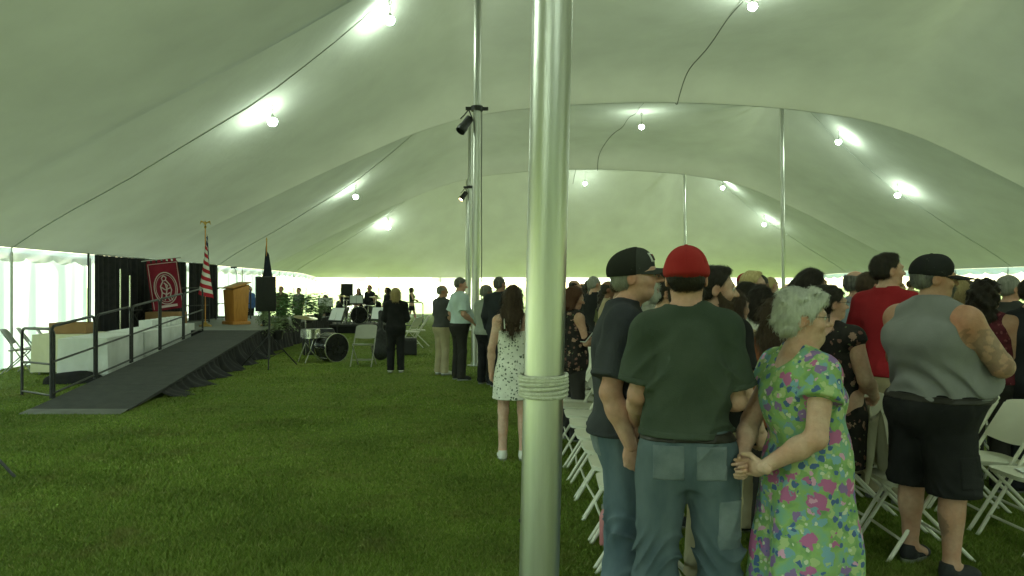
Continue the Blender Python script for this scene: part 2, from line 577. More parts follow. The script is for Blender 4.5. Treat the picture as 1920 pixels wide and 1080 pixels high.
for (p, cl, W, lab) in LAMPS:
    t = thing('hanging_lamp', lab, 'lamp', p, 0, 'hanging lamps')
    u_, v_ = inv_uv(p)
    zr = roof_z(min(max(u_, UL), UR), v_)
    top = max(0.15, zr - p.z)
    r = 0.1
    g = MB().lathe([(0.0001, -r), (r * .45, -r * .9), (r * .8, -r * .62), (r, -r * .1), (r * .97, r * .3), (r * .8, r * .55), (r * .5, r * .62), (0.0001, r * .62)], n=20)
    g.build('globe', GLOBE, t)
    g = MB().lathe([(0.052, .05), (0.05, .075), (0.034, .10), (0.026, .15), (0.0001, .155)], n=14)
    g.build('socket', CORD, t)
    g = MB().tube([(0, 0, .15), (0.012, 0, .15 + (top - .15) * .4), (-0.012, 0, .15 + (top - .15) * .8), (0.0, 0, top)], 0.007, 6)
    k = top * .86
    g.tube([(0.035 * math.cos(a), 0, k + 0.05 * math.sin(a)) for a in [i * math.pi / 8 for i in range(16)]], 0.006, 5, closed=True)
    g.build('cord', CORD, t)
    ld = bpy.data.lights.new('lamp_light', 'POINT')
    ld.energy, ld.color, ld.shadow_soft_size = W * (0.13 if cl != .4 else .18), (0.90, 1.0, 0.95), 0.09
    lo = obj('lamp_light', ld, t)
    lo.location = (0, 0, -0.02 - r * 1.2)

# power cable along the roof crown
g = MB()
pts = []
for i in range(420):
    v = 5 + i * 0.09
    u = 6.05 + 0.10 * math.sin(v * .7) + .03 * math.sin(v * 2.3)
    pts.append(uv(u, v, roof_z(u, v) - 0.05 - 0.03 * math.sin(v * 1.6) ** 2))
g.tube(pts, 0.013, 6)
tag(g.build('power_cable', CORD), 'thin dark cable running along the roof crown between lamps', 'cable')
# ------------------------------------------------------------------ people: implicit surfaces meshed with surface nets
def V3(*a):
    return np.array(a, dtype=np.float32)
def smin(a, b, k):
    if k <= 0:
        return np.minimum(a, b)
    h = np.clip(0.5 + 0.5 * (b - a) / k, 0, 1)
    return b + (a - b) * h - k * h * (1 - h)
class Field:
    def __init__(s, lo, hi, h, fine=None):
        def axis(a, b, f):
            if not f:
                return np.arange(a, b + h, h, dtype=np.float32)
            f0, f1, hf = f
            f0, f1 = max(f0, a), min(f1, b)
            parts = []
            if f0 > a:
                n = max(1, int(round((f0 - a) / h))); parts.append(np.linspace(a, f0, n, endpoint=False))
            n = max(1, int(round((f1 - f0) / hf))); parts.append(np.linspace(f0, f1, n, endpoint=False))
            if f1 < b:
                n = max(1, int(round((b - f1) / h))); parts.append(np.linspace(f1, b, n + 1))
            else:
                parts.append(np.array([b]))
            return np.concatenate(parts).astype(np.float32)
        fine = fine or (None, None, None)
        s.ax = [axis(lo[i], hi[i], fine[i]) for i in range(3)]
        s.F = np.full([len(a) for a in s.ax], 0.25, dtype=np.float32)
    def box(s, lo, hi):
        sl = []
        for i in range(3):
            a = int(np.searchsorted(s.ax[i], lo[i])); b = int(np.searchsorted(s.ax[i], hi[i]))
            sl.append(slice(max(a - 1, 0), min(b + 1, len(s.ax[i]))))
        return tuple(sl)
    def pts(s, sl):
        return (s.ax[0][sl[0]][:, None, None], s.ax[1][sl[1]][None, :, None], s.ax[2][sl[2]][None, None, :])
    def ev(s, prim):
        kind, k = prim[0], prim[-1]
        m = abs(k) + 0.03
        if kind == 'cap':
            _, a, b, r1, r2, sq, _k = prim
            r = max(r1, r2)
            lo, hi = np.minimum(a, b) - r - m, np.maximum(a, b) + r + m
            sl = s.box(lo, hi); X, Y, Z = s.pts(sl)
            ba = b - a; L2 = max(float(ba @ ba), 1e-9)
            px_, py_, pz_ = X - a[0], Y - a[1], Z - a[2]
            t = np.clip((px_ * ba[0] + py_ * ba[1] + pz_ * ba[2]) / L2, 0, 1)
            qx, qy, qz = px_ - t * ba[0], py_ - t * ba[1], pz_ - t * ba[2]
            d2 = qx * qx + qy * qy + qz * qz
            if sq is not None:
                w, f = sq
                c = qx * w[0] + qy * w[1] + qz * w[2]
                d2 = d2 + c * c * (1 / (f * f) - 1)
            return sl, np.sqrt(d2) - (r1 + (r2 - r1) * t)
        if kind == 'ell':
            _, c, r, M, _k = prim
            rm = max(r)
            sl = s.box(c - rm - m, c + rm + m); X, Y, Z = s.pts(sl)
            x, y, z = X - c[0], Y - c[1], Z - c[2]
            if M is not None:
                x, y, z = (M[0, 0] * x + M[1, 0] * y + M[2, 0] * z, M[0, 1] * x + M[1, 1] * y + M[2, 1] * z, M[0, 2] * x + M[1, 2] * y + M[2, 2] * z)
            k1 = np.sqrt((x / r[0]) ** 2 + (y / r[1]) ** 2 + (z / r[2]) ** 2)
            k2 = np.sqrt((x / r[0] ** 2) ** 2 + (y / r[1] ** 2) ** 2 + (z / r[2] ** 2) ** 2) + 1e-6
            return sl, k1 * (k1 - 1) / k2
        if kind == 'loft':
            _, rows, n, _k = prim
            rows = np.array(rows, dtype=np.float32)
            rx, ry = rows[:, 3].max(), rows[:, 4].max()
            lo = (rows[:, 1].min() - rx - m, rows[:, 2].min() - ry - m, rows[0, 0] - m)
            hi = (rows[:, 1].max() + rx + m, rows[:, 2].max() + ry + m, rows[-1, 0] + m)
            sl = s.box(lo, hi); X, Y, Z = s.pts(sl)
            z = s.ax[2][sl[2]]
            I = [sm_interp(z, rows[:, 0], rows[:, j])[None, None, :] for j in (1, 2, 3, 4)]
            q = (np.abs((X - I[0]) / I[2]) ** n + np.abs((Y - I[1]) / I[3]) ** n) ** (1.0 / n)
            d = (q - 1) * np.minimum(I[2], I[3])
            d = np.maximum(d, np.maximum(rows[0, 0] - Z, Z - rows[-1, 0]))
            return sl, d
        if kind == 'fn':
            _, lo, hi, fn, _k = prim
            sl = s.box(lo, hi); X, Y, Z = s.pts(sl)
            return sl, fn(X, Y, Z).astype(np.float32)
    def add(s, *prims):
        for p in prims:
            sl, d = s.ev(p)
            s.F[sl] = smin(s.F[sl], d, p[-1])
        return s
    def sub(s, *prims):
        for p in prims:
            sl, d = s.ev(p)
            s.F[sl] = -smin(-s.F[sl], d, p[-1])
        return s
    def clip(s, p0, n):
        """keep the side the normal points away from"""
        n = np.array(n, dtype=np.float32); n /= np.linalg.norm(n)
        d = (s.ax[0] - p0[0])[:, None, None] * n[0] + (s.ax[1] - p0[1])[None, :, None] * n[1] + (s.ax[2] - p0[2])[None, None, :] * n[2]
        s.F = np.maximum(s.F, d)
        return s
    def warp(s, fn):
        X, Y, Z = s.pts((slice(None),) * 3)
        near = np.abs(s.F) < 0.06
        s.F = s.F + np.where(near, fn(X, Y, Z), 0).astype(np.float32)
        return s
    def clone(s):
        c = object.__new__(Field); c.ax = s.ax; c.F = s.F.copy(); return c
    def mesh(s):
        return surface_nets(s.F, *s.ax)
def sm_interp(x, xp, fp):
    i = np.clip(np.searchsorted(xp, x) - 1, 0, len(xp) - 2)
    t = np.clip((x - xp[i]) / (xp[i + 1] - xp[i]), 0, 1)
    m = np.gradient(fp, xp)
    h = xp[i + 1] - xp[i]
    return ((2*t**3-3*t*t+1)*fp[i] + (t**3-2*t*t+t)*h*m[i] + (-2*t**3+3*t*t)*fp[i+1] + (t**3-t*t)*h*m[i+1]).astype(np.float32)
def surface_nets(F, xs, ys, zs):
    F = F.copy()
    F[0], F[-1], F[:, 0], F[:, -1], F[:, :, 0], F[:, :, -1] = 1, 1, 1, 1, 1, 1
    ins = F < 0
    c = np.zeros([n - 1 for n in F.shape], dtype=np.uint8)
    for dx in (0, 1):
        for dy in (0, 1):
            for dz in (0, 1):
                c += ins[dx:F.shape[0] - 1 + dx, dy:F.shape[1] - 1 + dy, dz:F.shape[2] - 1 + dz]
    act = (c > 0) & (c < 8)
    ijk = np.argwhere(act)
    idx = np.full(c.shape, -1, dtype=np.int64)
    idx[act] = np.arange(len(ijk))
    cn = [(a, b, d) for a in (0, 1) for b in (0, 1) for d in (0, 1)]
    val, pos = [], []
    for a, b, d in cn:
        i, j, k = ijk[:, 0] + a, ijk[:, 1] + b, ijk[:, 2] + d
        val.append(F[i, j, k]); pos.append(np.stack([xs[i], ys[j], zs[k]], 1))
    acc = np.zeros((len(ijk), 3)); cnt = np.zeros(len(ijk))
    for a in range(8):
        for b in range(a + 1, 8):
            if sum(abs(p - q) for p, q in zip(cn[a], cn[b])) != 1:
                continue
            va, vb = val[a], val[b]
            m = (va < 0) != (vb < 0)
            t = np.where(m, va / np.where(m, va - vb, 1), 0)
            acc += np.where(m[:, None], pos[a] + (pos[b] - pos[a]) * t[:, None], 0); cnt += m
    P = acc / cnt[:, None]
    quads = []
    for axn in range(3):
        o = [(1, 0, 0), (0, 1, 0), (0, 0, 1)][axn]
        A = ins[:F.shape[0] - o[0], :F.shape[1] - o[1], :F.shape[2] - o[2]]
        B = ins[o[0]:, o[1]:, o[2]:]
        e = np.argwhere(A != B)
        b1, b2 = [(1, 2), (2, 0), (0, 1)][axn]
        ok = (e[:, b1] > 0) & (e[:, b2] > 0) & (e[:, b1] < F.shape[b1] - 1) & (e[:, b2] < F.shape[b2] - 1)
        e = e[ok]
        fl = A[e[:, 0], e[:, 1], e[:, 2]]
        def cell(d1, d2):
            q = e.copy(); q[:, b1] -= d1; q[:, b2] -= d2
            return idx[q[:, 0], q[:, 1], q[:, 2]]
        q = np.stack([cell(1, 1), cell(0, 1), cell(0, 0), cell(1, 0)], 1)
        q[~fl] = q[~fl][:, ::-1]
        quads.append(q)
    return P, np.concatenate(quads)
def relax(P, Q, n=1, f=0.5):
    for _ in range(n):
        A = np.zeros_like(P); c = np.zeros(len(P))
        for i in range(4):
            for j in (1, 3):
                np.add.at(A, Q[:, i], P[Q[:, (i + j) % 4]]); np.add.at(c, Q[:, i], 1)
        P = P * (1 - f) + f * A / np.maximum(c, 1)[:, None]
    return P
def np_mesh(name, parts, mats, parent=None, tint=None, smooth=1):
    """parts: list of (verts, quads)"""
    Vs, Qs, o = [], [], 0
    for P, Q in parts:
        if len(P) == 0:
            continue
        P = relax(P, Q, smooth)
        Vs.append(P); Qs.append(Q + o); o += len(P)
    P = np.concatenate(Vs); Q = np.concatenate(Qs)
    me = bpy.data.meshes.new(name)
    me.vertices.add(len(P)); me.vertices.foreach_set('co', P.astype(np.float32).ravel())
    me.loops.add(len(Q) * 4); me.loops.foreach_set('vertex_index', Q.astype(np.int32).ravel())
    me.polygons.add(len(Q))
    me.polygons.foreach_set('loop_start', np.arange(len(Q), dtype=np.int32) * 4)
    me.polygons.foreach_set('use_smooth', np.ones(len(Q), dtype=bool))
    me.update(calc_edges=True)
    for m in (mats if isinstance(mats, (list, tuple)) else [mats]):
        me.materials.append(m)
    if tint is not None:
        a = me.attributes.new('tint', 'FLOAT_COLOR', 'POINT')
        a.data.foreach_set('color', tint(P).astype(np.float32).ravel())
    return obj(name, me, parent)

def cap(a, b, r1, r2, k=0.03, sq=None):
    return ('cap', V3(*a), V3(*b), r1, r2, sq, k)
def ell(c, r, k=0.02, M=None):
    return ('ell', V3(*c), r, M, k)

def skin_mat(name, col):
    m = mat(name, col, 0.52, spec=0.35)
    t = m.node_tree
    b = t.nodes['Principled BSDF']
    at = t.nodes.new('ShaderNodeAttribute'); at.attribute_name = 'tint'
    tc = t.nodes.new('ShaderNodeTexCoord')
    n = t.nodes.new('ShaderNodeTexNoise'); n.inputs['Scale'].default_value = 9; n.inputs['Detail'].default_value = 6
    t.links.new(tc.outputs['Object'], n.inputs['Vector'])
    r = t.nodes.new('ShaderNodeValToRGB')
    r.color_ramp.elements[0].position, r.color_ramp.elements[0].color = .3, (col[0] * .95, col[1] * .78, col[2] * .72, 1)
    r.color_ramp.elements[1].position, r.color_ramp.elements[1].color = .7, (min(col[0] * 1.08, 1), col[1] * 1.12, col[2] * 1.12, 1)
    t.links.new(n.outputs['Fac'], r.inputs[0])
    mx = t.nodes.new('ShaderNodeMix'); mx.data_type, mx.blend_type = 'RGBA', 'MULTIPLY'
    mx.inputs['Factor'].default_value = 1
    t.links.new(r.outputs[0], mx.inputs[6]); t.links.new(at.outputs['Color'], mx.inputs[7])
    t.links.new(mx.outputs[2], b.inputs['Base Color'])
    n3 = t.nodes.new('ShaderNodeTexNoise'); n3.inputs['Scale'].default_value = 45; n3.inputs['Detail'].default_value = 5
    t.links.new(tc.outputs['Object'], n3.inputs['Vector'])
    r3 = t.nodes.new('ShaderNodeMapRange'); r3.inputs['To Min'].default_value, r3.inputs['To Max'].default_value = .78, 1.18
    t.links.new(n3.outputs['Fac'], r3.inputs['Value'])
    mx3 = t.nodes.new('ShaderNodeMix'); mx3.data_type, mx3.blend_type = 'RGBA', 'MULTIPLY'; mx3.inputs['Factor'].default_value = 1
    t.links.new(mx.outputs[2], mx3.inputs[6]); t.links.new(r3.outputs[0], mx3.inputs[7]); t.links.new(mx3.outputs[2], b.inputs['Base Color'])
    n2 = t.nodes.new('ShaderNodeTexNoise'); n2.inputs['Scale'].default_value = 140; n2.inputs['Detail'].default_value = 3
    t.links.new(tc.outputs['Object'], n2.inputs['Vector'])
    bp = t.nodes.new('ShaderNodeBump'); bp.inputs['Strength'].default_value = .5; bp.inputs['Distance'].default_value = .004
    t.links.new(n2.outputs['Fac'], bp.inputs['Height']); t.links.new(bp.outputs[0], b.inputs['Normal'])
    return m
SKIN = {'fair': skin_mat('skin fair', (0.53, 0.36, 0.285)), 'pink': skin_mat('skin pink', (0.53, 0.325, 0.255)),
        'tan': skin_mat('skin tan', (0.43, 0.27, 0.195)), 'brown': skin_mat('skin brown', (0.20, 0.11, 0.07))}
def hair_mat(name, c, c2):
    m = mat(name, c, 0.5, c2, 22, 0.9, 90, spec=0.35, stretch=(3, 3, 0.35), lo=.3, hi=.7)
    return m
HAIR = {'dark': hair_mat('hair dark brown', (0.014, 0.010, 0.008), (0.032, 0.022, 0.015)),
        'brown': hair_mat('hair brown', (0.045, 0.027, 0.016), (0.085, 0.052, 0.03)),
        'auburn': hair_mat('hair auburn', (0.09, 0.035, 0.015), (0.14, 0.06, 0.03)),
        'grey': hair_mat('hair grey', (0.22, 0.21, 0.19), (0.36, 0.35, 0.32)),
        'white': hair_mat('hair white', (0.60, 0.60, 0.55), (0.82, 0.82, 0.76)),
        'blond': hair_mat('hair blond', (0.42, 0.31, 0.14), (0.62, 0.50, 0.27)),
        'salt': hair_mat('hair salt and pepper', (0.07, 0.065, 0.06), (0.24, 0.23, 0.21))}
def wrinkles(m, scale=6.0, strength=.55, dist=.03, stretch=(1, 1, .6)):
    """adds soft cloth creases on top of the weave bump"""
    t = m.node_tree
    b = t.nodes['Principled BSDF']
    tc = t.nodes.new('ShaderNodeTexCoord'); mp = t.nodes.new('ShaderNodeMapping'); mp.inputs['Scale'].default_value = stretch
    mp.inputs['Rotation'].default_value = (.5, .35, .2)
    t.links.new(tc.outputs['Object'], mp.inputs[0])
    n = t.nodes.new('ShaderNodeTexNoise'); n.inputs['Scale'].default_value = scale; n.inputs['Detail'].default_value = 2.5
    n.inputs['Distortion'].default_value = 1.6
    try:
        n.noise_type = 'RIDGED_MULTIFRACTAL'
    except Exception:
        pass
    t.links.new(mp.outputs[0], n.inputs['Vector'])
    bp = t.nodes.new('ShaderNodeBump'); bp.inputs['Strength'].default_value = strength; bp.inputs['Distance'].default_value = dist
    t.links.new(n.outputs['Fac'], bp.inputs['Height'])
    if b.inputs['Normal'].is_linked:
        old = b.inputs['Normal'].links[0].from_node
        t.links.new(bp.outputs[0], old.inputs['Normal'])
    else:
        t.links.new(bp.outputs[0], b.inputs['Normal'])
    return m
def fabric(name, c, c2=None, rough=0.9, bs=260, bump=0.35, scale=5, wr=.5):
    c2 = c2 or tuple(min(1, x * 1.25 + 0.004) for x in c)
    m = mat(name, c, rough, c2, scale, bump, bs, spec=0.2)
    if wr:
        wrinkles(m, 4.5, wr)
    return m
EYE_W = mat('eye white', (0.62, 0.60, 0.56), 0.2)
EYE_D = mat('eye iris', (0.03, 0.022, 0.016), 0.15)
LENSM = mat('spectacle lens', (0.08, 0.08, 0.07), 0.08, spec=0.8)
FRAME = mat('spectacle frame', (0.03, 0.028, 0.025), 0.35)
SHOE = fabric('black shoe', (0.02, 0.02, 0.021), rough=.6)
SHOE_W = fabric('white trainer', (0.60, 0.59, 0.54), rough=.7)
SOLE = mat('grey shoe sole', (0.22, 0.22, 0.21), 0.8)

def rot_m(yaw=0, pitch=0, roll=0):
    return np.array((Euler((0, 0, yaw)).to_matrix() @ Euler((pitch, 0, 0)).to_matrix() @ Euler((0, roll, 0)).to_matrix()), dtype=np.float32)

def folds(seed, amp, kind='shirt'):
    r = np.random.RandomState(seed)
    ph = r.uniform(0, 6.28, 10)
    def fn(X, Y, Z):
        def ridge(q):
            return 2 * (1 - np.abs(np.sin(q * .5))) ** 1.6 - .75
        if kind == 'shirt':
            ax = np.abs(X)
            v = ridge(34 * X + 5 * Y + 2.4 * np.sin(3.1 * Z + ph[0]) + 1.2 * np.sin(9 * Z + ph[7]) + ph[1]) * np.clip((1.36 - Z) * 4, 0, 1) * (.55 + .45 * np.sin(7 * X + 4 * Z + ph[8]))
            dg = ridge(52 * (Z + .75 * ax) + 14 * Y + 1.5 * np.sin(12 * X + ph[2]) + ph[3]) * np.exp(-((ax - .17) / .08) ** 2) * np.clip(1 - np.abs(Z - 1.22) * 5, 0, 1)
            wv = ridge(70 * Z - 12 * ax + 2.5 * np.sin(10 * X + 8 * Y + ph[4]) + ph[5]) * np.clip(1 - np.abs(Z - 1.03) * 7, 0, 1) * (.5 + .5 * np.sin(11 * X + 6 * Y + ph[6]))
            d = np.sin(17 * Z + 21 * Y + 6 * X + ph[6] + 1.7 * np.sin(13 * X))
            return -amp * (.75 * v + .55 * dg + .6 * wv + .3 * d)
        if kind == 'jeans':
            k1 = np.exp(-((Z - .48) / .09) ** 2) + 1.2 * np.exp(-((Z - .12) / .08) ** 2) + .1 * np.exp(-((Z - .80) / .05) ** 2)
            a = ridge(72 * Z + 9 * np.sin(14 * X + ph[0]) + 16 * Y + 14 * np.abs(X) + ph[1]) * k1
            b = np.sin(13 * Z + 12 * X + 16 * Y + 2 * np.sin(6 * Z + ph[2]) + ph[3])
            c = ridge(40 * X - 30 * Z + ph[4] + 18 * Y + 1.5 * np.sin(9 * Z + ph[5])) * np.clip(np.sin(5 * Z + 9 * X + ph[6]), 0, 1)
            return -amp * (.75 * a + .35 * b + .45 * c) * np.clip(1.25 - np.exp(-((Z - .80) / .09) ** 2), .25, 1) - .006 * np.exp(-((Z - .80) / .06) ** 2)
        if kind == 'drape':
            th = np.arctan2(Y, X)
            a = np.sin(7 * th + 1.5 * np.sin(3 * Z + ph[0]) + ph[1]) * np.clip((1.05 - Z) * 1.5, 0, 1)
            b = np.sin(4 * th + 3 * Z + ph[2]) * np.clip((1.1 - Z) * 1.2, 0.1, 1)
            c = np.sin(19 * Z + 11 * X + ph[3] + 2 * np.sin(7 * X)) * .4
            return amp * (1.5 * a + b + c)
        if kind == 'rib':
            a = np.sin(42 * Z + 5 * np.sin(4 * X + ph[0]) + 12 * X * X * 9 + ph[1]) * np.exp(-((Z - 1.06) / .09) ** 2)
            return amp * (1.4 * a + .25 * np.sin(15 * X + 9 * Z + ph[2]))
        if kind == 'hair':
            a = np.sin(70 * X + 30 * Y + 9 * np.sin(16 * Z + ph[0])) * .5 + np.sin(55 * Y - 40 * X + 7 * np.sin(20 * Z + ph[1])) * .5
            return amp * (a + .5 * np.sin(34 * Z + 20 * X + ph[2] + 3 * np.sin(18 * Y)))
        if kind == 'curl':
            return amp * (np.sin(60 * X + ph[0]) * np.sin(55 * Y + ph[1]) * np.sin(58 * Z + ph[2]) * 1.6 + .6 * np.sin(33 * Z + 25 * X + ph[3]) * np.sin(28 * Y))
    return fn

def hand_prims(W, d, n, side, curl, spread=0.0):
    """wrist, finger direction, palm normal, thumb side (unit vectors)"""
    W, d, n, s_ = (np.array(q, dtype=np.float32) for q in (W, d, n, side))
    d = d / np.linalg.norm(d); n = n - d * (n @ d); n /= np.linalg.norm(n)
    s = np.cross(d, n); s = s if s @ s_ > 0 else -s
    M = np.stack([s, n, d], 1).astype(np.float32)
    out = [ell(W + d * .048, (.042, .019, .056), .012, M), cap(W - d * .03, W + d * .03, .027, .028, .02, (n, .72))]
    offs = [(.030, .068), (.010, .078), (-.010, .074), (-.029, .058)]
    for i, (o, L) in enumerate(offs):
        p = W + d * (.088 - .006 * abs(i - 1)) + s * o
        ang = 0.12 + .06 * i
        dd = d + s * (o * spread * 8)
        dd /= np.linalg.norm(dd)
        for j, fl in enumerate((.45, .32, .25)):
            ang += curl * (1.0 + .1 * i) * (1, 1.15, .8)[j]
            q = p + (dd * math.cos(ang) + n * math.sin(ang)) * L * fl
            out.append(cap(p, q, .0100 - .0009 * j, .0094 - .0009 * j, .004))
            p = q
    t0 = W + d * .028 + s * .030 + n * .006
    t1 = t0 + (d * .6 + s * .62 + n * .35) * .040
    t2 = t1 + (d * .85 + s * .1 + n * (.35 + .4 * min(curl, 1))) * .034
    out += [cap(t0, t1, .014, .0115, .008), cap(t1, t2, .0112, .009, .004)]
    return out

def head_prims(H, HM, fem=0.0, full=0.0, nose=1.0):
    def e(c, r, k=.02, M=None):
        return ell(H(c), r, k, HM if M is None else HM @ M)
    def c_(a, b, r1, r2, k=.02):
        return cap(H(a), H(b), r1, r2, k)
    w = 1 + full
    add = [e((0, -.014, .088), (.077, .098, .092)), e((0, .032, .046), (.063 * w, .066, .086), .03),
           e((0, .038, -.012), (.052 * w, .056, .036), .03), e((0, .083, -.024), (.021, .017, .018), .02),
           c_((-.042, .085, .090), (.042, .085, .090), .011, .011, .018),
           c_((0, .092, .078), (0, .115 + .006 * nose, .042), .009, .0125 * nose, .012),
           e((.012, .105, .037), (.010, .011, .009), .008), e((-.012, .105, .037), (.010, .011, .009), .008),
           e((.043, .066, .036), (.024 * w, .024, .022), .02), e((-.043, .066, .036), (.024 * w, .024, .022), .02),
           c_((-.017, .093, .008), (.017, .093, .008), .008, .008, .007), c_((-.014, .092, -.005), (.014, .092, -.005), .0085, .0085, .006),
           ]
    if full > .15:
        add.append(e((0, .03, -.05), (.05, .05, .03), .04))
    ears = []
    for s in (-1, 1):
        M = rot_m(0, -.18, 0)
        ears.append(e((s * .079, -.010, .054), (.0105, .021, .033), .008, M))
    sub = [e((s * .031, .106, .073), (.019, .017, .012), .012) for s in (-1, 1)]
    sub += [e((s * .0895, -.006, .056), (.006, .011, .018), .006) for s in (-1, 1)]
    return add + ears, sub

def make_hair(style, H, HM, h, seed=0):
    """returns (verts, quads)"""
    c0 = H((0, -.02, .0))
    lo, hi = c0 - V3(.2, .2, .5), c0 + V3(.2, .2, .27)
    if style in ('short', 'fringe', 'crop', 'buzz', 'pixie'):
        lo[2] = c0[2] - .14
    f = Field(lo, hi, h)
    def e(c, r, k=.02):
        return ell(H(c), r, k, HM)
    th = {'short': .008, 'crop': .005, 'buzz': .002, 'fringe': .005, 'pixie': .014, 'wavy': .013, 'long': .011, 'bob': .015, 'curly': .024, 'bun': .008, 'pony': .008}[style]
    f.add(e((0, -.015, .090), (.079 + th, .101 + th, .093 + th)))
    nf = HM @ V3(0, .82, -.57)
    face0 = {'long': (0, .052, .130), 'bob': (0, .05, .122), 'curly': (0, .05, .12), 'wavy': (0, .062, .118), 'pixie': (0, .06, .122)}.get(style, (0, .052, .128))
    if style in ('short', 'crop', 'buzz', 'fringe', 'pixie', 'bun', 'pony'):
        f.add(e((0, -.050, .048), (.066 + th * .4, .055 + th * .5, .052), .03))
        f.clip(H(face0), nf)
        f.clip(H((0, -.05, .004 if style != 'pixie' else -.03)), HM @ V3(0, .25, -1))
        if style == 'short':
            f.add(e((0, .03, .165), (.052, .045, .026), .02))
        if style == 'fringe':
            f.sub(e((0, .02, .175), (.085, .125, .085), .012))
        if style == 'bun':
            f.add(e((0, -.13, .11), (.045, .04, .042), .01))
        if style == 'pony':
            f.add(cap(H((0, -.11, .10)), H((0, -.15, .02)), .035, .03, .02), cap(H((0, -.15, .02)), H((0, -.13, -.13)), .03, .014, .02))
        for s in (-1, 1):
            f.sub(e((s * .088, .002, .05), (.024, .027, .034), .008))
    else:
        f.clip(H(face0), nf)
        if style == 'long':
            for s in (-1, 1):
                f.add(cap(H((s * .062, -.03, .07)), H((s * .078, -.055, -.09)), .036, .036, .03), cap(H((s * .078, -.055, -.09)), H((s * .072, -.075, -.25)), .034, .022, .03))
            f.add(cap(H((0, -.075, .06)), H((0, -.088, -.12)), .058, .05, .04), cap(H((0, -.088, -.12)), H((0, -.095, -.29)), .05, .026, .04))
        if style == 'bob':
            for s in (-1, 1):
                f.add(cap(H((s * .066, -.01, .08)), H((s * .074, -.012, -.035)), .034, .03, .03))
            f.add(cap(H((-.03, -.075, .07)), H((-.03, -.075, -.05)), .055, .045, .04), cap(H((.03, -.075, .07)), H((.03, -.075, -.05)), .055, .045, .04))
        if style == 'wavy':
            f.add(e((0, -.058, .055), (.070, .052, .066), .04), e((0, .040, .158), (.066, .062, .032), .03), e((0, -.05, .14), (.072, .058, .055), .03))
            for s in (-1, 1):
                f.add(e((s * .066, -.016, .080), (.024, .046, .055), .02))
                f.sub(e((s * .098, .012, .042), (.040, .034, .040), .01))
            f.sub(e((0, .10, .03), (.07, .075, .075), .01))
        if style == 'curly':
            for s in (-1, 1):
                f.add(e((s * .07, -.03, .02), (.05, .07, .10), .04), e((s * .08, -.06, -.10), (.05, .06, .10), .04))
            f.add(e((0, -.09, .0), (.09, .07, .13), .04), e((0, -.10, -.14), (.085, .06, .11), .04))
        f.sub(e((0, .085, .03), (.062, .075, .09), .015))
    amp = {'short': .0035, 'crop': .002, 'buzz': .0008, 'fringe': .002, 'pixie': .005, 'wavy': .011, 'long': .005, 'bob': .004, 'curly': .013, 'bun': .003, 'pony': .003}[style]
    f.warp(folds(seed, amp, 'curl' if style in ('curly',) else 'hair'))
    return f.mesh()

def strands(P, Q, HM, n, L, seed, parent, m, side=0.0, wid=.0011, down=1.0):
    """loose ribbons lying along the hair surface"""
    r = np.random.RandomState(seed)
    N = np.zeros_like(P)
    fn = np.cross(P[Q[:, 2]] - P[Q[:, 0]], P[Q[:, 3]] - P[Q[:, 1]])
    for i in range(4):
        np.add.at(N, Q[:, i], fn)
    N /= np.linalg.norm(N, axis=1, keepdims=True) + 1e-9
    k = r.randint(0, len(P), n)
    p, nn = P[k] + N[k] * .001, N[k]
    d = np.tile(np.array(HM @ V3(0, -.55, -down)), (n, 1)) + r.normal(0, .42, (n, 3))
    d -= nn * (d * nn).sum(1, keepdims=True)
    d /= np.linalg.norm(d, axis=1, keepdims=True) + 1e-9
    w = np.cross(d, nn) * wid
    l = (L * (.5 + r.rand(n)))[:, None]
    a = p + d * l * .5 + nn * .0035 + r.normal(0, .0015, (n, 3))
    b = p + d * l + nn * (.001 + .006 * r.rand(n) ** 4)[:, None] + r.normal(0, .002, (n, 3)) - np.array([0, 0, .3]) * l * .25
    V = np.stack([p - w, p + w, a + w, a - w, b + w * .3, b - w * .3], 1).reshape(-1, 3)
    o = np.arange(n)[:, None] * 6
    F = np.concatenate([o + np.array([[0, 1, 2, 3]]), o + np.array([[3, 2, 4, 5]])])
    s_ = np_mesh('hair_strands', [(V, F)], m, parent, smooth=0)
    s_['kind'] = 'stuff'
    return s_

def make_beard(kind, H, HM, h, seed=0):
    c0 = H((0, .05, 0))
    f = Field(c0 - V3(.14, .14, .16), c0 + V3(.14, .14, .12), h)
    def e(c, r, k=.02):
        return ell(H(c), r, k, HM)
    if kind == 'full':
        f.add(e((0, .042, -.012), (.060, .062, .048)), e((0, .075, -.034), (.036, .03, .03), .03))
        for s in (-1, 1):
            f.add(cap(H((s * .060, .012, .045)), H((s * .05, .045, -.02)), .016, .026, .02))
        f.add(cap(H((-.026, .095, .014)), H((.026, .095, .014)), .009, .009, .01))
        f.sub(ell(H((0, .105, .002)), (.017, .02, .0065), .004, HM))
        f.sub(e((0, .075, .062), (.052, .05, .040), .012))
    else:
        f.add(e((0, .080, -.03), (.03, .024, .032 if kind == 'goatee' else .05)))
        f.add(cap(H((-.027, .097, .016)), H((.027, .097, .016)), .009, .009, .008))
        for s in (-1, 1):
            f.add(cap(H((s * .027, .094, .016)), H((s * .027, .084, -.022)), .009, .012, .01))
        f.sub(ell(H((0, .105, .001)), (.019, .02, .009), .004, HM))
    f.warp(folds(seed, .0035, 'hair'))
    return f.mesh()

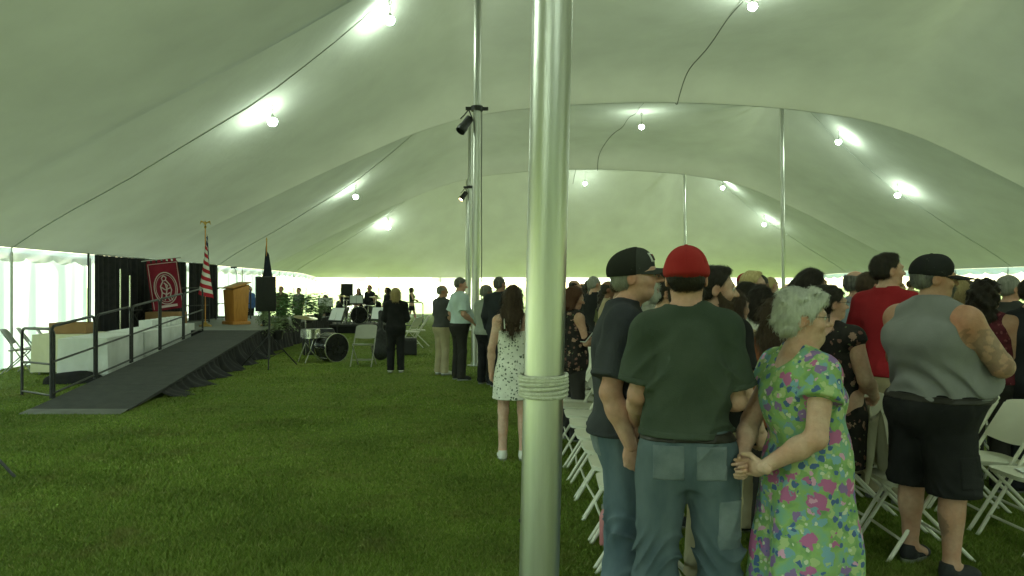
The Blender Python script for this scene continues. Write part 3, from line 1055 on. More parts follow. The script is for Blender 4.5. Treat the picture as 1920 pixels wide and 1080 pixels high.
def make_cap(H, HM, h, brim=True, tilt=0.0, backward=False):
    T = rot_m(0, tilt, 0)
    M = HM @ T
    def G(p):
        return H(T @ V3(*p))
    c0 = G((0, 0, .12))
    f = Field(c0 - V3(.28, .28, .2), c0 + V3(.28, .28, .17), h)
    f.add(ell(G((0, -.012, .098)), (.091, .114, .098), .01, M), ell(G((0, .032, .135)), (.068, .06, .058), .03, M))
    f.clip(G((0, 0, .072)), M @ V3(0, -.10, -1))
    crown = f
    bf = None
    if brim:
        b = Field(c0 - V3(.28, .28, .2), c0 + V3(.28, .28, .17), h)
        def fn(X, Y, Z):
            o = G((0, 0, 0))
            x = (X - o[0]) * M[0, 0] + (Y - o[1]) * M[1, 0] + (Z - o[2]) * M[2, 0]
            y = (X - o[0]) * M[0, 1] + (Y - o[1]) * M[1, 1] + (Z - o[2]) * M[2, 1]
            z = (X - o[0]) * M[0, 2] + (Y - o[1]) * M[1, 2] + (Z - o[2]) * M[2, 2]
            zz = z - .086 + 4.0 * x * x + 0.16 * (y - .09)
            q = np.sqrt((x / .080) ** 2 + ((y - .075) / .135) ** 2)
            return np.maximum(np.maximum((q - 1) * .080, np.abs(zz) - .0042), (.035 - y))
        b.add(('fn', c0 - V3(.3, .3, .3), c0 + V3(.3, .3, .3), fn, 0.0))
        bf = b
    return crown, bf, G, M

def BT(wid=1.0, belly=0.0, hip=1.0, sh=1.0, bust=0.0, chest=1.0, off=0.0, back=0.0):
    """torso rows: z, cx, cy, rx, ry"""
    rows = [(0.76, 0, -.005, .11, .08), (0.84, 0, -.012, .160 * hip, .112 * hip), (0.92, 0, -.016, .172 * hip, .122 * hip), (1.00, 0, .0, .160 * hip, .108),
            (1.08, 0, .0, .150, .102), (1.18, 0, .0, .160, .108), (1.28, 0, .0, .172 * sh, .114 * chest), (1.36, 0, -.004, .166 * sh, .106 * chest),
            (1.42, 0, -.008, .125 * sh, .085), (1.465, 0, -.010, .075, .064), (1.505, 0, -.008, .058, .052)]
    out = []
    for z, cx, cy_, rx, ry in rows:
        b = belly * math.exp(-((z - 1.08) / .13) ** 2)
        bu = bust * math.exp(-((z - 1.27) / .07) ** 2)
        bk = back * math.exp(-((z - 1.25) / .14) ** 2)
        ww = wid if z < 1.40 else (1 + (wid - 1) * .4)
        out.append((z, cx, cy_ + b * .62 + bu * .5 - bk * .5, rx * ww + b * .30 + off, ry * ww + b * .55 + bu * .5 + bk * .5 + off))
    return out

def figure(name, label, loc, yaw, h=1.75, res=.011, fine=None, head=(0, 0, 0), body={}, arms=None, legs=None, top=None, bottom=None,
           hair=None, hat=None, beard=None, glasses=None, shoes=None, skin='fair', fem=0.0, full=0.0, tint=None, eyes=True, seed=0, group=None, hand_h=None,
           lean=0.0, bag=None, hscale=1.0):
    root = thing(name, label, 'person', loc, yaw, group)
    s = h / 1.75
    root.scale = (s, s, s)
    hr = fine or res
    HM = rot_m(*head)
    HP = V3(0, .002 + lean * .3, 1.56)
    def H(p):
        return HP + (HM @ V3(*p)) * 1.0
    SW = .178 * body.get('sh', 1.0) * (1 + (body.get('wid', 1) - 1) * .45)
    aw = body.get('arm', 1.0)
    TZ = body.get('trap', 1.0)
    SH = {-1: V3(-SW, -.008, 1.393), 1: V3(SW, -.008, 1.393)}
    if arms is None:
        arms = {1: dict(E=(SW + .06, -.03, 1.12), W=(SW + .075, .06, .885), d=(.05, .12, -1), n=(-1, 0, 0)), -1: dict(E=(-SW - .06, -.03, 1.12), W=(-SW - .075, .06, .885), d=(-.05, .12, -1), n=(1, 0, 0))}
    lg = {1: dict(hip=(.088, -.005, .90), knee=(.098, .005, .49), ank=(.105, -.02, .085)), -1: dict(hip=(-.088, -.005, .90), knee=(-.098, .005, .49), ank=(-.105, -.02, .085))}
    if legs:
        for k_ in legs:
            lg[k_].update(legs[k_])
    lw_ = body.get('leg', 1.0)
    brows = BT(**{k_: v for k_, v in body.items() if k_ in ('wid', 'belly', 'hip', 'sh', 'bust', 'chest', 'back')})
    xs = [p for a in arms.values() for p in (a['E'], a['W'])] + [tuple(SH[1]), tuple(SH[-1])]
    lo = V3(min(min(p[0] for p in xs) - .13, -.30), min(min(p[1] for p in xs) - .14, -.27), -.01)
    hi = V3(max(max(p[0] for p in xs) + .13, .30), max(max(p[1] for p in xs) + .14, .30 + body.get('belly', 0)), 1.80)
    fn = ((-.12, .12, hr), (-.14, .15, hr), (1.50, 1.80, hr)) if hr < res else None
    # --- body
    f = Field(lo, hi, res, fn)
    f.add(('loft', brows, 2.25, .02))
    f.add(cap((0, -.012, 1.43), HP + V3(0, -.004, .012), .058 * (1 - .12 * fem), .054 * (1 - .12 * fem) * (1 + full * .5), .03))
    for sd_ in (-1, 1):
        f.add(cap((sd_ * .02, -.014, 1.468), (sd_ * SW * .8, -.012, 1.412), .05 * TZ, .045 * TZ, .04))
        a = arms[sd_]
        S, E, W = SH[sd_], V3(*a['E']), V3(*a['W'])
        f.add(cap((sd_ * .09, 0, 1.385), S, .06 * aw, .056 * aw, .05), cap(S, E, .053 * aw, .043 * aw, .03), cap(E, E + (W - E) * .35, .043 * aw, .045 * aw, .02), cap(E + (W - E) * .3, W, .045 * aw, .029, .02))
        l = lg[sd_]
        hp, kn, an = V3(*l['hip']), V3(*l['knee']), V3(*l['ank'])
        f.add(cap(hp, kn, .088 * lw_, .058 * lw_, .03), cap(kn, an, .056 * lw_, .040, .03), ell(kn + (an - kn) * .32 + V3(0, -.018, 0), (.047 * lw_, .052 * lw_, .12), .03))
        f.add(cap(an, an + V3(0, .10, -.045), .038, .03, .03))
        if hand_h is None:
            f.add(*hand_prims(W, a['d'], a['n'], a.get('s', (0, .6, 0) if abs(a['d'][1]) < .7 else (0, 0, 1)), a.get('curl', .35)))
    ha, hs = head_prims(H, HM, fem, full)
    f.add(*ha).sub(*hs)
    parts = [f.mesh()]
    if hand_h is not None:
        for sd_ in (-1, 1):
            a = arms[sd_]
            W = V3(*a['W'])
            hf = Field(W - .2, W + .2, hand_h)
            hf.add(*hand_prims(W, a['d'], a['n'], a.get('s', (0, .6, 0)), a.get('curl', .35)))
            parts.append(hf.mesh())
    def tn(P):
        T = np.ones((len(P), 4))
        q = (P - HP) @ HM
        def blob(c, r, col, w=1.0):
            d2 = (((q - np.array(c)) / np.array(r)) ** 2).sum(1)
            wgt = (np.exp(-d2) * w)[:, None]
            T[:, :3] = T[:, :3] * (1 - wgt) + T[:, :3] * np.array(col) * wgt
        blob((0, .10, .002), (.022, .02, .010), (.82, .52, .52))
        for s_ in (-1, 1):
            blob((s_ * .045, .075, .035), (.022, .03, .02), (1.05, .82, .80), .7)
            blob((s_ * .033, .10, .094), (.022, .02, .006), (.35, .3, .28), .8)
            blob((s_ * .031, .10, .073), (.018, .02, .008), (.55, .48, .45), .6)
            blob((s_ * .08, -.01, .054), (.02, .03, .04), (1.05, .80, .78), .6)
        blob((0, .12, .04), (.016, .02, .016), (1.05, .78, .75), .7)
        if tint is not None:
            tint(P, T)
        return T
    np_mesh('body', parts, SKIN[skin], root, tn)
    # --- eyes
    if eyes:
        for s_ in (-1, 1):
            c = H((s_ * .031, .0865, .0725))
            g = MB()
            rows, r_ = [], .0125
            for i in range(9):
                th = math.pi * i / 8
                rows.append((max(r_ * math.sin(th), 1e-5), r_ * math.cos(th)))
            fw = HM @ V3(0, 1, 0)
            g.lathe(rows, c, 14, axis=Vector([float(q) for q in fw]))
            g.mi = [1 if i < 14 * 2 else 0 for i in range(len(g.f))]
            g.build('eye', [EYE_W, EYE_D], root, auto=False)
    # --- top
    if top:
        off = top.get('off', .014)
        tf = Field(lo, hi, res)
        bands = []
        ty = top['type']
        hem = top.get('hem', .88)
        rows = [(z, cx, cy_, rx + off, ry + off) for z, cx, cy_, rx, ry in brows if z >= hem - .10]
        if ty in ('tee', 'polo', 'suit', 'tank', 'sleeveless'):
            loose = top.get('loose', .012)
            rows = [(z, cx, cy_, rx + loose * max(0, min(1, (1.30 - z) * 4)), ry + loose * max(0, min(1, (1.30 - z) * 4))) for z, cx, cy_, rx, ry in rows]
            if top.get('hem_r'):
                a_, b_ = top['hem_r']
                rows = [(z, cx, cy_, max(rx, a_) if z < 1.1 else rx, max(ry, b_) if z < 1.1 else ry) for z, cx, cy_, rx, ry in rows]
        if ty in ('dress', 'sundress'):
            rows = [(z, cx, cy_, rx, ry) for z, cx, cy_, rx, ry in rows if z > 1.05]
            dz = top['rows']
            rows = sorted(dz, key=lambda q: q[0]) + rows
            hem = top['hem']
        tf.add(('loft', rows, 2.25, .0))
        sl = top.get('sleeve', .62)
        if ty in ('tee', 'polo', 'suit', 'dress'):
            for sd_ in (-1, 1):
                a = arms[sd_]
                S, E, W = SH[sd_], V3(*a['E']), V3(*a['W'])
                tf.add(cap((sd_ * .02, -.014, 1.468), (sd_ * SW * .8, -.012, 1.416), .05 * TZ + off * .7, .046 * TZ + off, .04))
                tf.add(cap((sd_ * .09, 0, 1.38), S, .064 * aw + off, .060 * aw + off, .05))
                sr = top.get('sr', .010)
                if sl <= 1:
                    q = S + (E - S) * sl
                    sf = Field(lo, hi, res)
                    sf.add(cap(S, S + (E - S) * (sl + .25), .057 * aw + off, .058 * aw + off + sr * 1.2, .02))
                    sf.clip(q, E - S)
                    tf.F = smin(tf.F, sf.F, .03)
                    if hr < .008:
                        hb = sf.clone(); hb.F = hb.F - .003
                        ad = (E - S) / np.linalg.norm(E - S)
                        hb.clip(q - ad * .024, -ad).clip(q + ad * .001, ad)
                        bands.append(hb.mesh())
                else:
                    q = E + (W - E) * (sl - 1)
                    sf = Field(lo, hi, res)
                    sf.add(cap(S, E, .055 * aw + off, .048 * aw + off + sr, .02), cap(E, E + (W - E) * (sl - .9), .048 * aw + off + sr, .036 + off + sr, .02))
                    sf.clip(q, W - E)
                    tf.F = smin(tf.F, sf.F, .03)
        if ty in ('tank', 'sleeveless', 'sundress'):
            tf.add(cap((-.10, -.008, 1.415), (.10, -.008, 1.415), .062 + off, .062 + off, .04))
            for sd_ in (-1, 1):
                if ty == 'tank':
                    tf.add(cap((sd_ * .02, -.014, 1.468), (sd_ * SW * .72, -.012, 1.416), .05 * TZ + off * .5, .046 * TZ + off, .04))
                    tf.sub(ell((sd_ * (SW + .062), .02, 1.39), (.088, .15, .16), .01))
                elif ty == 'sleeveless':
                    tf.sub(ell((sd_ * (SW + .065), .0, 1.39), (.095, .16, .14), .01))
        if ty == 'sundress':
            tf.clip((0, 0, top.get('topz', 1.33)), (0, -.1, 1))
        nk = top.get('neck', 1.0)
        if ty in ('tank', 'sleeveless', 'dress'):
            tf.sub(ell((0, .05, 1.50), (.085 * nk, .12, .10), .01))
            if top.get('backneck'):
                tf.sub(ell((0, -.10, 1.50), (.08, .10, top['backneck']), .01))
        elif ty == 'sundress':
            pass
        else:
            tf.sub(cap((0, -.012, 1.478), (0, .02, 1.62), .064, .10, .006), ell((0, .07, 1.47), (.055, .07, .045 * nk), .01))
        tf.warp(folds(seed + 1, top.get('amp', .0045), top.get('fold', 'shirt')))
        tf.clip((0, 0, hem), (0, 0, -1))
        to = np_mesh(top.get('name', 'shirt'), [tf.mesh()], top['mat'], root)
        for bm_ in bands:
            if len(bm_[0]):
                np_mesh('sleeve_hem', [bm_], top['mat'], to)
        if hr < .008 and ty in ('tee', 'tank', 'polo', 'dress', 'sundress'):
            hb = tf.clone(); hb.F = hb.F - .003
            hb.clip((0, 0, hem + .026), (0, 0, 1)).clip((0, 0, hem - .001), (0, 0, -1))
            P_, Q_ = hb.mesh()
            if len(P_):
                np_mesh('hem', [(P_, Q_)], top['mat'], to)
        if hr < .008 and ty == 'tee':
            cf = Field(V3(-.13, -.13, 1.40), V3(.13, .15, 1.57), .005)
            cf.add(cap((0, -.012, 1.452), (0, .012, 1.54), .066, .071, 0)).sub(cap((0, -.012, 1.40), (0, .02, 1.62), .0585, .066, 0))
            cf.clip((0, -.012, 1.487), (0, -.30, 1)).clip((0, -.012, 1.466), (0, .30, -1))
            P_, Q_ = cf.mesh()
            if len(P_):
                np_mesh('neckband', [(P_, Q_)], top['mat'], to)
        if ty == 'sundress' and top.get('straps', True):
            for sd_ in (-1, 1):
                g = MB().tube([(sd_ * .085, .10, 1.30), (sd_ * .09, .085, 1.42), (sd_ * .088, .03, 1.47), (sd_ * .086, -.05, 1.46), (sd_ * .08, -.105, 1.40), (sd_ * .075, -.12, 1.32)], .007, 6)
                g.build('strap', top['mat'], root)
        if ty == 'polo' or ty == 'suit':
            cf = Field(V3(-.14, -.14, 1.42), V3(.14, .16, 1.58), min(res, .008))
            cf.add(('loft', [(1.455, 0, -.006, .082, .078), (1.48, 0, -.004, .076, .072), (1.515, 0, .0, .067, .063), (1.53, 0, .002, .066, .062)], 2.0, 0))
            cf.sub(cap((0, -.010, 1.42), (0, .01, 1.6), .058, .059, .004)).sub(ell((0, .10, 1.51), (.03, .05, .07), .01))
            np_mesh('collar', [cf.mesh()], top.get('collar_mat', top['mat']), root)
    # --- bottom
    if bottom:
        ty = bottom['type']
        pf = Field(V3(lo[0], lo[1], -.01), V3(hi[0], hi[1], 1.12), res)
        off = bottom.get('off', .014)
        wz = bottom.get('waist', 1.02)
        rows = [(z, cx, cy_, rx + off, ry + off) for z, cx, cy_, rx, ry in brows if z < 1.12]
        pf.add(('loft', rows, 2.25, .02))
        kr, ar, hem = bottom.get('kr', .078), bottom.get('ar', .078), bottom.get('hem', .045)
        for sd_ in (-1, 1):
            l = lg[sd_]
            hp, kn, an = V3(*l['hip']), V3(*l['knee']), V3(*l['ank'])
            pf.add(cap(hp, kn, .090 * lw_ + off, kr, .03))
            if hem < kn[2]:
                pf.add(cap(kn, an + (an - kn) * .10, kr, ar, .02))
        if ty == 'skirt':
            pf.add(('loft', bottom['rows'], 2.2, .02))
        pf.warp(folds(seed + 5, bottom.get('amp', .005), bottom.get('fold', 'jeans')))
        pf.clip((0, 0, hem), (0, 0, -1)).clip((0, 0, wz), (0, 0, 1))
        pn = np_mesh(bottom.get('name', 'trousers'), [pf.mesh()], bottom['mat'], root)
        root['_'] = 0
        del root['_']
        if bottom.get('belt'):
            b = pf.clone(); b.F = b.F - .006
            b.clip((0, 0, wz - .045), (0, 0, -1)).clip((0, 0, wz - .008), (0, 0, 1))
            np_mesh('belt', [b.mesh()], bottom['belt'], root)
        for (nm, c, d_, rr, m_) in bottom.get('patches', []):
            b = pf.clone(); b.F = b.F - .0045
            M = rot_m(*rr)
            for ax_ in range(3):
                n_ = M[:, ax_]
                b.clip(V3(*c) + n_ * d_[ax_] / 2, n_).clip(V3(*c) - n_ * d_[ax_] / 2, -n_)
            P, Q = b.mesh()
            if len(P):
                np_mesh(nm, [(P, Q)], m_, pn, smooth=0)
    # --- hair, hat, beard, glasses
    if hair:
        P, Q = make_hair(hair[0], H, HM, hair[2] if len(hair) > 2 else max(hr, .006), seed)
        hm_ = HAIR[hair[1]] if isinstance(hair[1], str) else hair[1]
        ho = np_mesh('hair', [(P, Q)], hm_, root)
        if hr < .008:
            st_ = hair[0]
            strands(P, Q, HM, {'long': 3600, 'wavy': 5200, 'bob': 3000, 'curly': 3600, 'crop': 1500, 'buzz': 700}.get(st_, 2200),
                    {'long': .075, 'wavy': .024, 'bob': .055, 'curly': .03, 'crop': .012, 'fringe': .014, 'short': .022, 'pixie': .032}.get(st_, .025), seed, ho, hm_, down=.9)
    if beard:
        P, Q = make_beard(beard[0], H, HM, max(hr, .005), seed)
        bo = np_mesh('beard', [(P, Q)], HAIR[beard[1]], root)
        if hr < .008:
            strands(P, Q, HM, 900, .014, seed, bo, HAIR[beard[1]])
    if hat:
        crown, bf, G, M = make_cap(H, HM, .0036 if (hat.get('patch') and hr < .008) else max(hr, .0055), hat.get('brim', True), hat.get('tilt', 0))
        if hat.get('deep'):
            crown.add(ell(G((0, -.012, .085)), (.092, .115, .05), .02, M))
            crown.clip(G((0, 0, .046)), M @ V3(0, 0, -1))
        hc = np_mesh('cap', [crown.mesh()], hat['mat'], root)
        if bf is not None:
            np_mesh('brim', [bf.mesh()], hat.get('brim_mat', hat['mat']), hc)
        if hr < .008:
            for k_ in range(6):
                al = math.pi / 6 + k_ * math.pi / 3
                pts = []
                for q_ in range(9):
                    be = math.radians(86 - q_ * 10)
                    v_ = V3(.0915 * math.cos(be) * math.cos(al), .1145 * math.cos(be) * math.sin(al), .0985 * math.sin(be))
                    pts.append(G((v_[0], -.012 + v_[1], .098 + v_[2])))
                MB().tube(pts, .0014, 5).build('panel_seam', hat['mat'], hc)
            MB().lathe([(.0085, -.002), (.0085, .002), (.005, .0045), (.0001, .005)], [float(q_) for q_ in G((0, -.012, .1965))], 12).build('button', hat['mat'], hc)
        if hat.get('patch'):
            for nm, w_, hh, m_, o_ in hat['patch']:
                b = crown.clone(); b.F = b.F - o_
                c = G((0, .09, .140))
                for ax_, dd in ((0, w_), (2, hh)):
                    n_ = M[:, ax_]
                    b.clip(c + n_ * dd / 2, n_).clip(c - n_ * dd / 2, -n_)
                b.clip(G((0, .03, 0)), M @ V3(0, -1, 0))
                P, Q = b.mesh()
                if len(P):
                    np_mesh(nm, [(P, Q)], m_, hc, smooth=0)
        if hat.get('mesh_mat'):
            b = crown.clone(); b.F = b.F - .003
            b.clip(G((0, .012, 0)), M @ V3(0, 1, -.12))
            np_mesh('mesh_back', [b.mesh()], hat['mesh_mat'], hc)
    if glasses:
        g = MB()
        for s_ in (-1, 1):
            g.tube([H((s_ * .032 + .022 * math.cos(t), .109 - .1 * (.02 * math.cos(t)) * s_, .071 + .016 * math.sin(t))) for t in [2 * math.pi * i / 14 for i in range(14)]], .0016, 5, closed=True)
            g.tube([H((s_ * .054, .106, .075)), H((s_ * .074, .06, .076)), H((s_ * .081, .0, .074)), H((s_ * .081, -.015, .062))], .0017, 5)
        g.tube([H((-.011, .111, .075)), H((0, .114, .078)), H((.011, .111, .075))], .0016, 5)
        g.build('glasses', glasses if not isinstance(glasses, bool) else FRAME, root)
    # --- shoes
    sm = shoes or SHOE
    for sd_ in (-1, 1):
        an = V3(*lg[sd_]['ank'])
        toe = lg[sd_].get('toe', sd_ * .18)
        c, s_ = math.cos(toe), math.sin(toe)
        def Tq(x, y, z):
            return V3(an[0] + x * c + y * s_, an[1] - x * s_ + y * c, z)
        hs_ = max(res * .7, .007)
        sf = Field(Tq(0, .05, .06) - V3(.2, .2, .1), Tq(0, .05, .06) + V3(.2, .2, .1), hs_)
        M = rot_m(-toe)
        sf.add(ell(Tq(0, -.02, .05), (.040, .05, .055), .02, M), ell(Tq(0, .06, .042), (.043, .085, .042), .03, M), ell(Tq(0, .125, .03), (.042, .055, .032), .03, M), cap(Tq(0, -.01, .05), Tq(0, -.02, .105), .042, .042, .02))
        sf.clip((0, 0, .006), (0, 0, -1)).clip((0, 0, .105), (0, 0, 1))
        so = np_mesh('shoe', [sf.mesh()], sm, root)
        g = MB()
        out = []
        for i in range(20):
            t = 2 * math.pi * i / 20
            out.append(Tq(.047 * math.cos(t) * (1 - .12 * math.sin(t)), .055 + .128 * math.sin(t), 0))
        g.raw([(p[0], p[1], 0.0) for p in out] + [(p[0], p[1], .024) for p in out], [tuple(range(19, -1, -1)), tuple(range(20, 40))] + [(i, (i + 1) % 20, 20 + (i + 1) % 20, 20 + i) for i in range(20)])
        g.build('sole', SOLE, so)
    return root
# ------------------------------------------------------------------ people close to the camera
FORE = 'people in the foreground'
def pos(x, D):
    return ((x - 960) / F_PX * D, D, 0)
DENIM = mat('washed blue denim', (0.085, 0.12, 0.155), 0.9, (0.18, 0.225, 0.26), 4.0, 0.5, 300, spec=.15, stretch=(2.2, 2.2, .8), lo=.3, hi=.75)
DENIM2 = mat('dark teal denim', (0.075, 0.105, 0.125), 0.9, (0.145, 0.18, 0.20), 4.0, 0.5, 300, spec=.15, stretch=(2.2, 2.2, .8), lo=.3, hi=.75)
DSEAM = mat('denim patch', (0.11, 0.14, 0.16), 0.9, (0.19, 0.22, 0.24), 9, 0.4, 300)
wrinkles(DENIM, 5, .6); wrinkles(DENIM2, 5, .6)
NAVY = fabric('faded black tee', (0.034, 0.036, 0.045), (0.055, 0.058, 0.068))
GREEN = fabric('dark green tee', (0.046, 0.062, 0.046), (0.066, 0.082, 0.064))
RED = fabric('red cap twill', (0.30, 0.018, 0.022), (0.36, 0.028, 0.03), bs=500)
GREY = fabric('grey ribbed tank', (0.20, 0.20, 0.205), (0.25, 0.25, 0.255))
BLACK = fabric('black cotton', (0.012, 0.012, 0.013), (0.022, 0.022, 0.023))
CAPG = fabric('charcoal cap twill', (0.040, 0.042, 0.040), (0.055, 0.057, 0.054), bs=500)
CAPM = fabric('cap mesh', (0.022, 0.022, 0.02), (0.04, 0.04, 0.036), bs=700, bump=1)
PATCH_W = mat('white patch border', (0.6, 0.6, 0.56), 0.7)
PATCH_K = mat('black patch field', (0.02, 0.015, 0.015), 0.7, (0.35, 0.02, 0.02), 60, lo=.52, hi=.56)
BELT = mat('dark leather belt', (0.02, 0.017, 0.014), 0.5)

def tee_arm(side, SWx=.2):
    return None

# red cap man, seen from behind
figure('person', 'man in a red cap, dark green tee and carpenter jeans seen from behind', pos(1287, 3.30), R(-6), h=1.79, res=.0078, fine=.0043,
       head=(R(-8), R(-4), 0), body=dict(wid=.88, sh=.89, hip=.98, belly=.04, arm=.96, leg=1.02, back=.03),
       arms={1: dict(E=(.205, .01, 1.11), W=(.19, .24, 1.08), d=(-.4, .9, .05), n=(-.8, -.4, 0), s=(0, 0, 1), curl=.5),
             -1: dict(E=(-.20, .0, 1.13), W=(-.20, .19, .98), d=(0, .6, -.8), n=(1, 0, 0), s=(0, 1, 0), curl=.4)},
       legs={1: dict(hip=(.095, -.01, .90), knee=(.125, .0, .49), ank=(.15, -.03, .085)), -1: dict(hip=(-.095, -.01, .90), knee=(-.115, .01, .49), ank=(-.14, .0, .085))},
       top=dict(type='tee', mat=GREEN, name='tee_shirt', sleeve=.80, sr=.014, hem=.972, loose=.018, off=.026, amp=.017),
       bottom=dict(type='pants', mat=DENIM2, name='jeans', kr=.094, ar=.10, off=.022, waist=1.0, amp=.016, belt=BELT,
                   patches=[('back_pocket', (.085, -.14, .875), (.125, .2, .14), (0, 0, 0), DSEAM), ('back_pocket', (-.085, -.14, .875), (.125, .2, .14), (0, 0, 0), DSEAM),
                            ('tool_pocket', (.17, -.07, .62), (.12, .14, .20), (.5, 0, 0), DSEAM), 
                            ('hammer_loop', (.21, -.02, .80), (.05, .03, .16), (1.2, 0, 0), DSEAM)]),
       hair=('crop', 'dark'), hat=dict(mat=RED, brim=False, deep=True, tilt=R(4)), skin='pink', full=.12, beard=('full', 'dark'), seed=3, hand_h=.004, group=FORE)

# man with grey trucker cap
figure('person', 'grey bearded man in a charcoal trucker cap, black tee and blue jeans', pos(1172, 3.75), R(-97), h=1.80, res=.0078, fine=.0043,
       head=(R(-9), R(3), 0), body=dict(wid=1.04, belly=.09, sh=1.0, arm=1.08, leg=1.05, back=.02),
       arms={1: dict(E=(.25, -.07, 1.11), W=(.26, .02, .875), d=(.0, .10, -1), n=(-1, -.1, 0), s=(0, 1, 0), curl=.75),
             -1: dict(E=(-.27, -.03, 1.12), W=(-.26, .12, .9), d=(.1, .3, -1), n=(1, 0, 0), s=(0, 1, 0), curl=.5)},
       top=dict(type='tee', mat=NAVY, name='tee_shirt', sleeve=.80, sr=.018, hem=.90, loose=.018, off=.024, amp=.014),
       bottom=dict(type='pants', mat=DENIM, name='jeans', kr=.092, ar=.10, off=.022, waist=1.0, amp=.016,
                   patches=[('back_pocket', (.09, -.13, .87), (.12, .2, .13), (0, 0, 0), DSEAM)]),
       hair=('crop', 'grey'), beard=('goatee', 'white'), glasses=True, skin='pink', full=.14,
       hat=dict(mat=CAPG, mesh_mat=CAPM, brim=True, tilt=R(6), patch=[('patch_border', .075, .045, PATCH_W, .004), ('patch_field', .063, .033, PATCH_K, .006)]), seed=11, lean=.17, hand_h=.0038, group=FORE)

# white haired woman in a floral dress
def floral(name, base, cols, scale, base2=None, dens=.5):
    m = bpy.data.materials.new(name); m.use_nodes = True
    t = m.node_tree; b = t.nodes['Principled BSDF']; b.inputs['Roughness'].default_value = .85; b.inputs['Specular IOR Level'].default_value = .2
    tc = t.nodes.new('ShaderNodeTexCoord')
    n0 = t.nodes.new('ShaderNodeTexNoise'); n0.inputs['Scale'].default_value = 30; n0.inputs['Detail'].default_value = 4
    t.links.new(tc.outputs['Object'], n0.inputs['Vector'])
    def vadd(src, k):
        a = t.nodes.new('ShaderNodeVectorMath'); a.operation = 'MULTIPLY_ADD'
        t.links.new(n0.outputs['Color'], a.inputs[0]); a.inputs[1].default_value = (k, k, k); t.links.new(src, a.inputs[2])
        return a.outputs[0]
    last = None
    n1 = t.nodes.new('ShaderNodeTexNoise'); n1.inputs['Scale'].default_value = scale * 1.6; n1.inputs['Detail'].default_value = 3
    t.links.new(tc.outputs['Object'], n1.inputs['Vector'])
    r = t.nodes.new('ShaderNodeValToRGB'); cr = r.color_ramp
    base2 = base2 or [base, tuple(x * 1.5 for x in base)]
    for i, c in enumerate(base2):
        if i < 2:
            e = cr.elements[i]
        else:
            e = cr.elements.new(.5)
        e.position = .32 + .36 * i / max(1, len(base2) - 1); e.color = (*c, 1)
    t.links.new(n1.outputs['Fac'], r.inputs[0])
    last = r.outputs[0]
    for i, (c, sc, rad, rnd) in enumerate(cols):
        v = t.nodes.new('ShaderNodeTexVoronoi'); v.inputs['Scale'].default_value = sc; v.inputs['Randomness'].default_value = 1
        mp = t.nodes.new('ShaderNodeMapping'); mp.inputs['Location'].default_value = (i * 3.1, i * 1.7, i * .9)
        t.links.new(vadd(tc.outputs['Object'], .16 / sc * 6), mp.inputs[0]); t.links.new(mp.outputs[0], v.inputs['Vector'])
        th = t.nodes.new('ShaderNodeMath'); th.operation = 'LESS_THAN'; th.inputs[1].default_value = rad
        t.links.new(v.outputs['Distance'], th.inputs[0])
        sep = t.nodes.new('ShaderNodeSeparateColor'); t.links.new(v.outputs['Color'], sep.inputs[0])
        th2 = t.nodes.new('ShaderNodeMath'); th2.operation = 'LESS_THAN'; th2.inputs[1].default_value = rnd
        t.links.new(sep.outputs[0], th2.inputs[0])
        ml = t.nodes.new('ShaderNodeMath'); ml.operation = 'MULTIPLY'; t.links.new(th.outputs[0], ml.inputs[0]); t.links.new(th2.outputs[0], ml.inputs[1])
        mx = t.nodes.new('ShaderNodeMix'); mx.data_type = 'RGBA'
        t.links.new(ml.outputs[0], mx.inputs['Factor']); t.links.new(last, mx.inputs[6]); mx.inputs[7].default_value = (*c, 1)
        last = mx.outputs[2]
    t.links.new(last, b.inputs['Base Color'])
    return m
FLORAL = floral('green floral print', (0.08, 0.17, 0.05), [((0.20, 0.34, 0.42), 19, .44, .5), ((0.40, 0.48, 0.24), 21, .42, .5), ((0.08, 0.13, 0.30), 28, .38, .4), ((0.42, 0.13, 0.30), 10.5, .40, .42), ((0.24, 0.15, 0.36), 14, .34, .4), ((0.60, 0.32, 0.50), 17, .28, .3), ((0.56, 0.58, 0.46), 32, .30, .35)], 9,
                [(0.17, 0.29, 0.13), (0.27, 0.40, 0.15), (0.20, 0.36, 0.30)])
wrinkles(FLORAL, 3.5, .5, .035, (1.4, 1.4, .35))
figure('person', 'white haired woman in a long bright green floral dress', pos(1502, 3.22), R(-76), h=1.605, res=.0078, fine=.0043,
       head=(R(-26), R(-3), 0), body=dict(wid=1.0, belly=.07, hip=1.0, bust=.06, arm=1.05, sh=.94, back=.05), fem=1, full=.16,
       arms={1: dict(E=(.25, -.10, 1.13), W=(.11, -.265, .985), d=(-1, -.1, -.15), n=(0, -1, 0), s=(0, 0, 1), curl=.45),
             -1: dict(E=(-.22, -.12, 1.13), W=(-.07, -.275, .965), d=(1, -.1, -.15), n=(0, -1, 0), s=(0, 0, 1), curl=.45)},
       top=dict(type='dress', mat=FLORAL, name='dress', sleeve=.42, sr=.018, hem=.10, fold='drape', amp=.012, off=.016, neck=1.1, backneck=.10,
                rows=[(.05, 0, .0, .28, .25), (.30, 0, .0, .26, .23), (.55, 0, .01, .243, .215), (.75, 0, .02, .226, .195), (.92, 0, .02, .21, .182), (1.0, 0, .03, .20, .175)]),
       hair=('wavy', 'white'), glasses=True, skin='fair', seed=23, hand_h=.0038, shoes=SHOE, group=FORE)

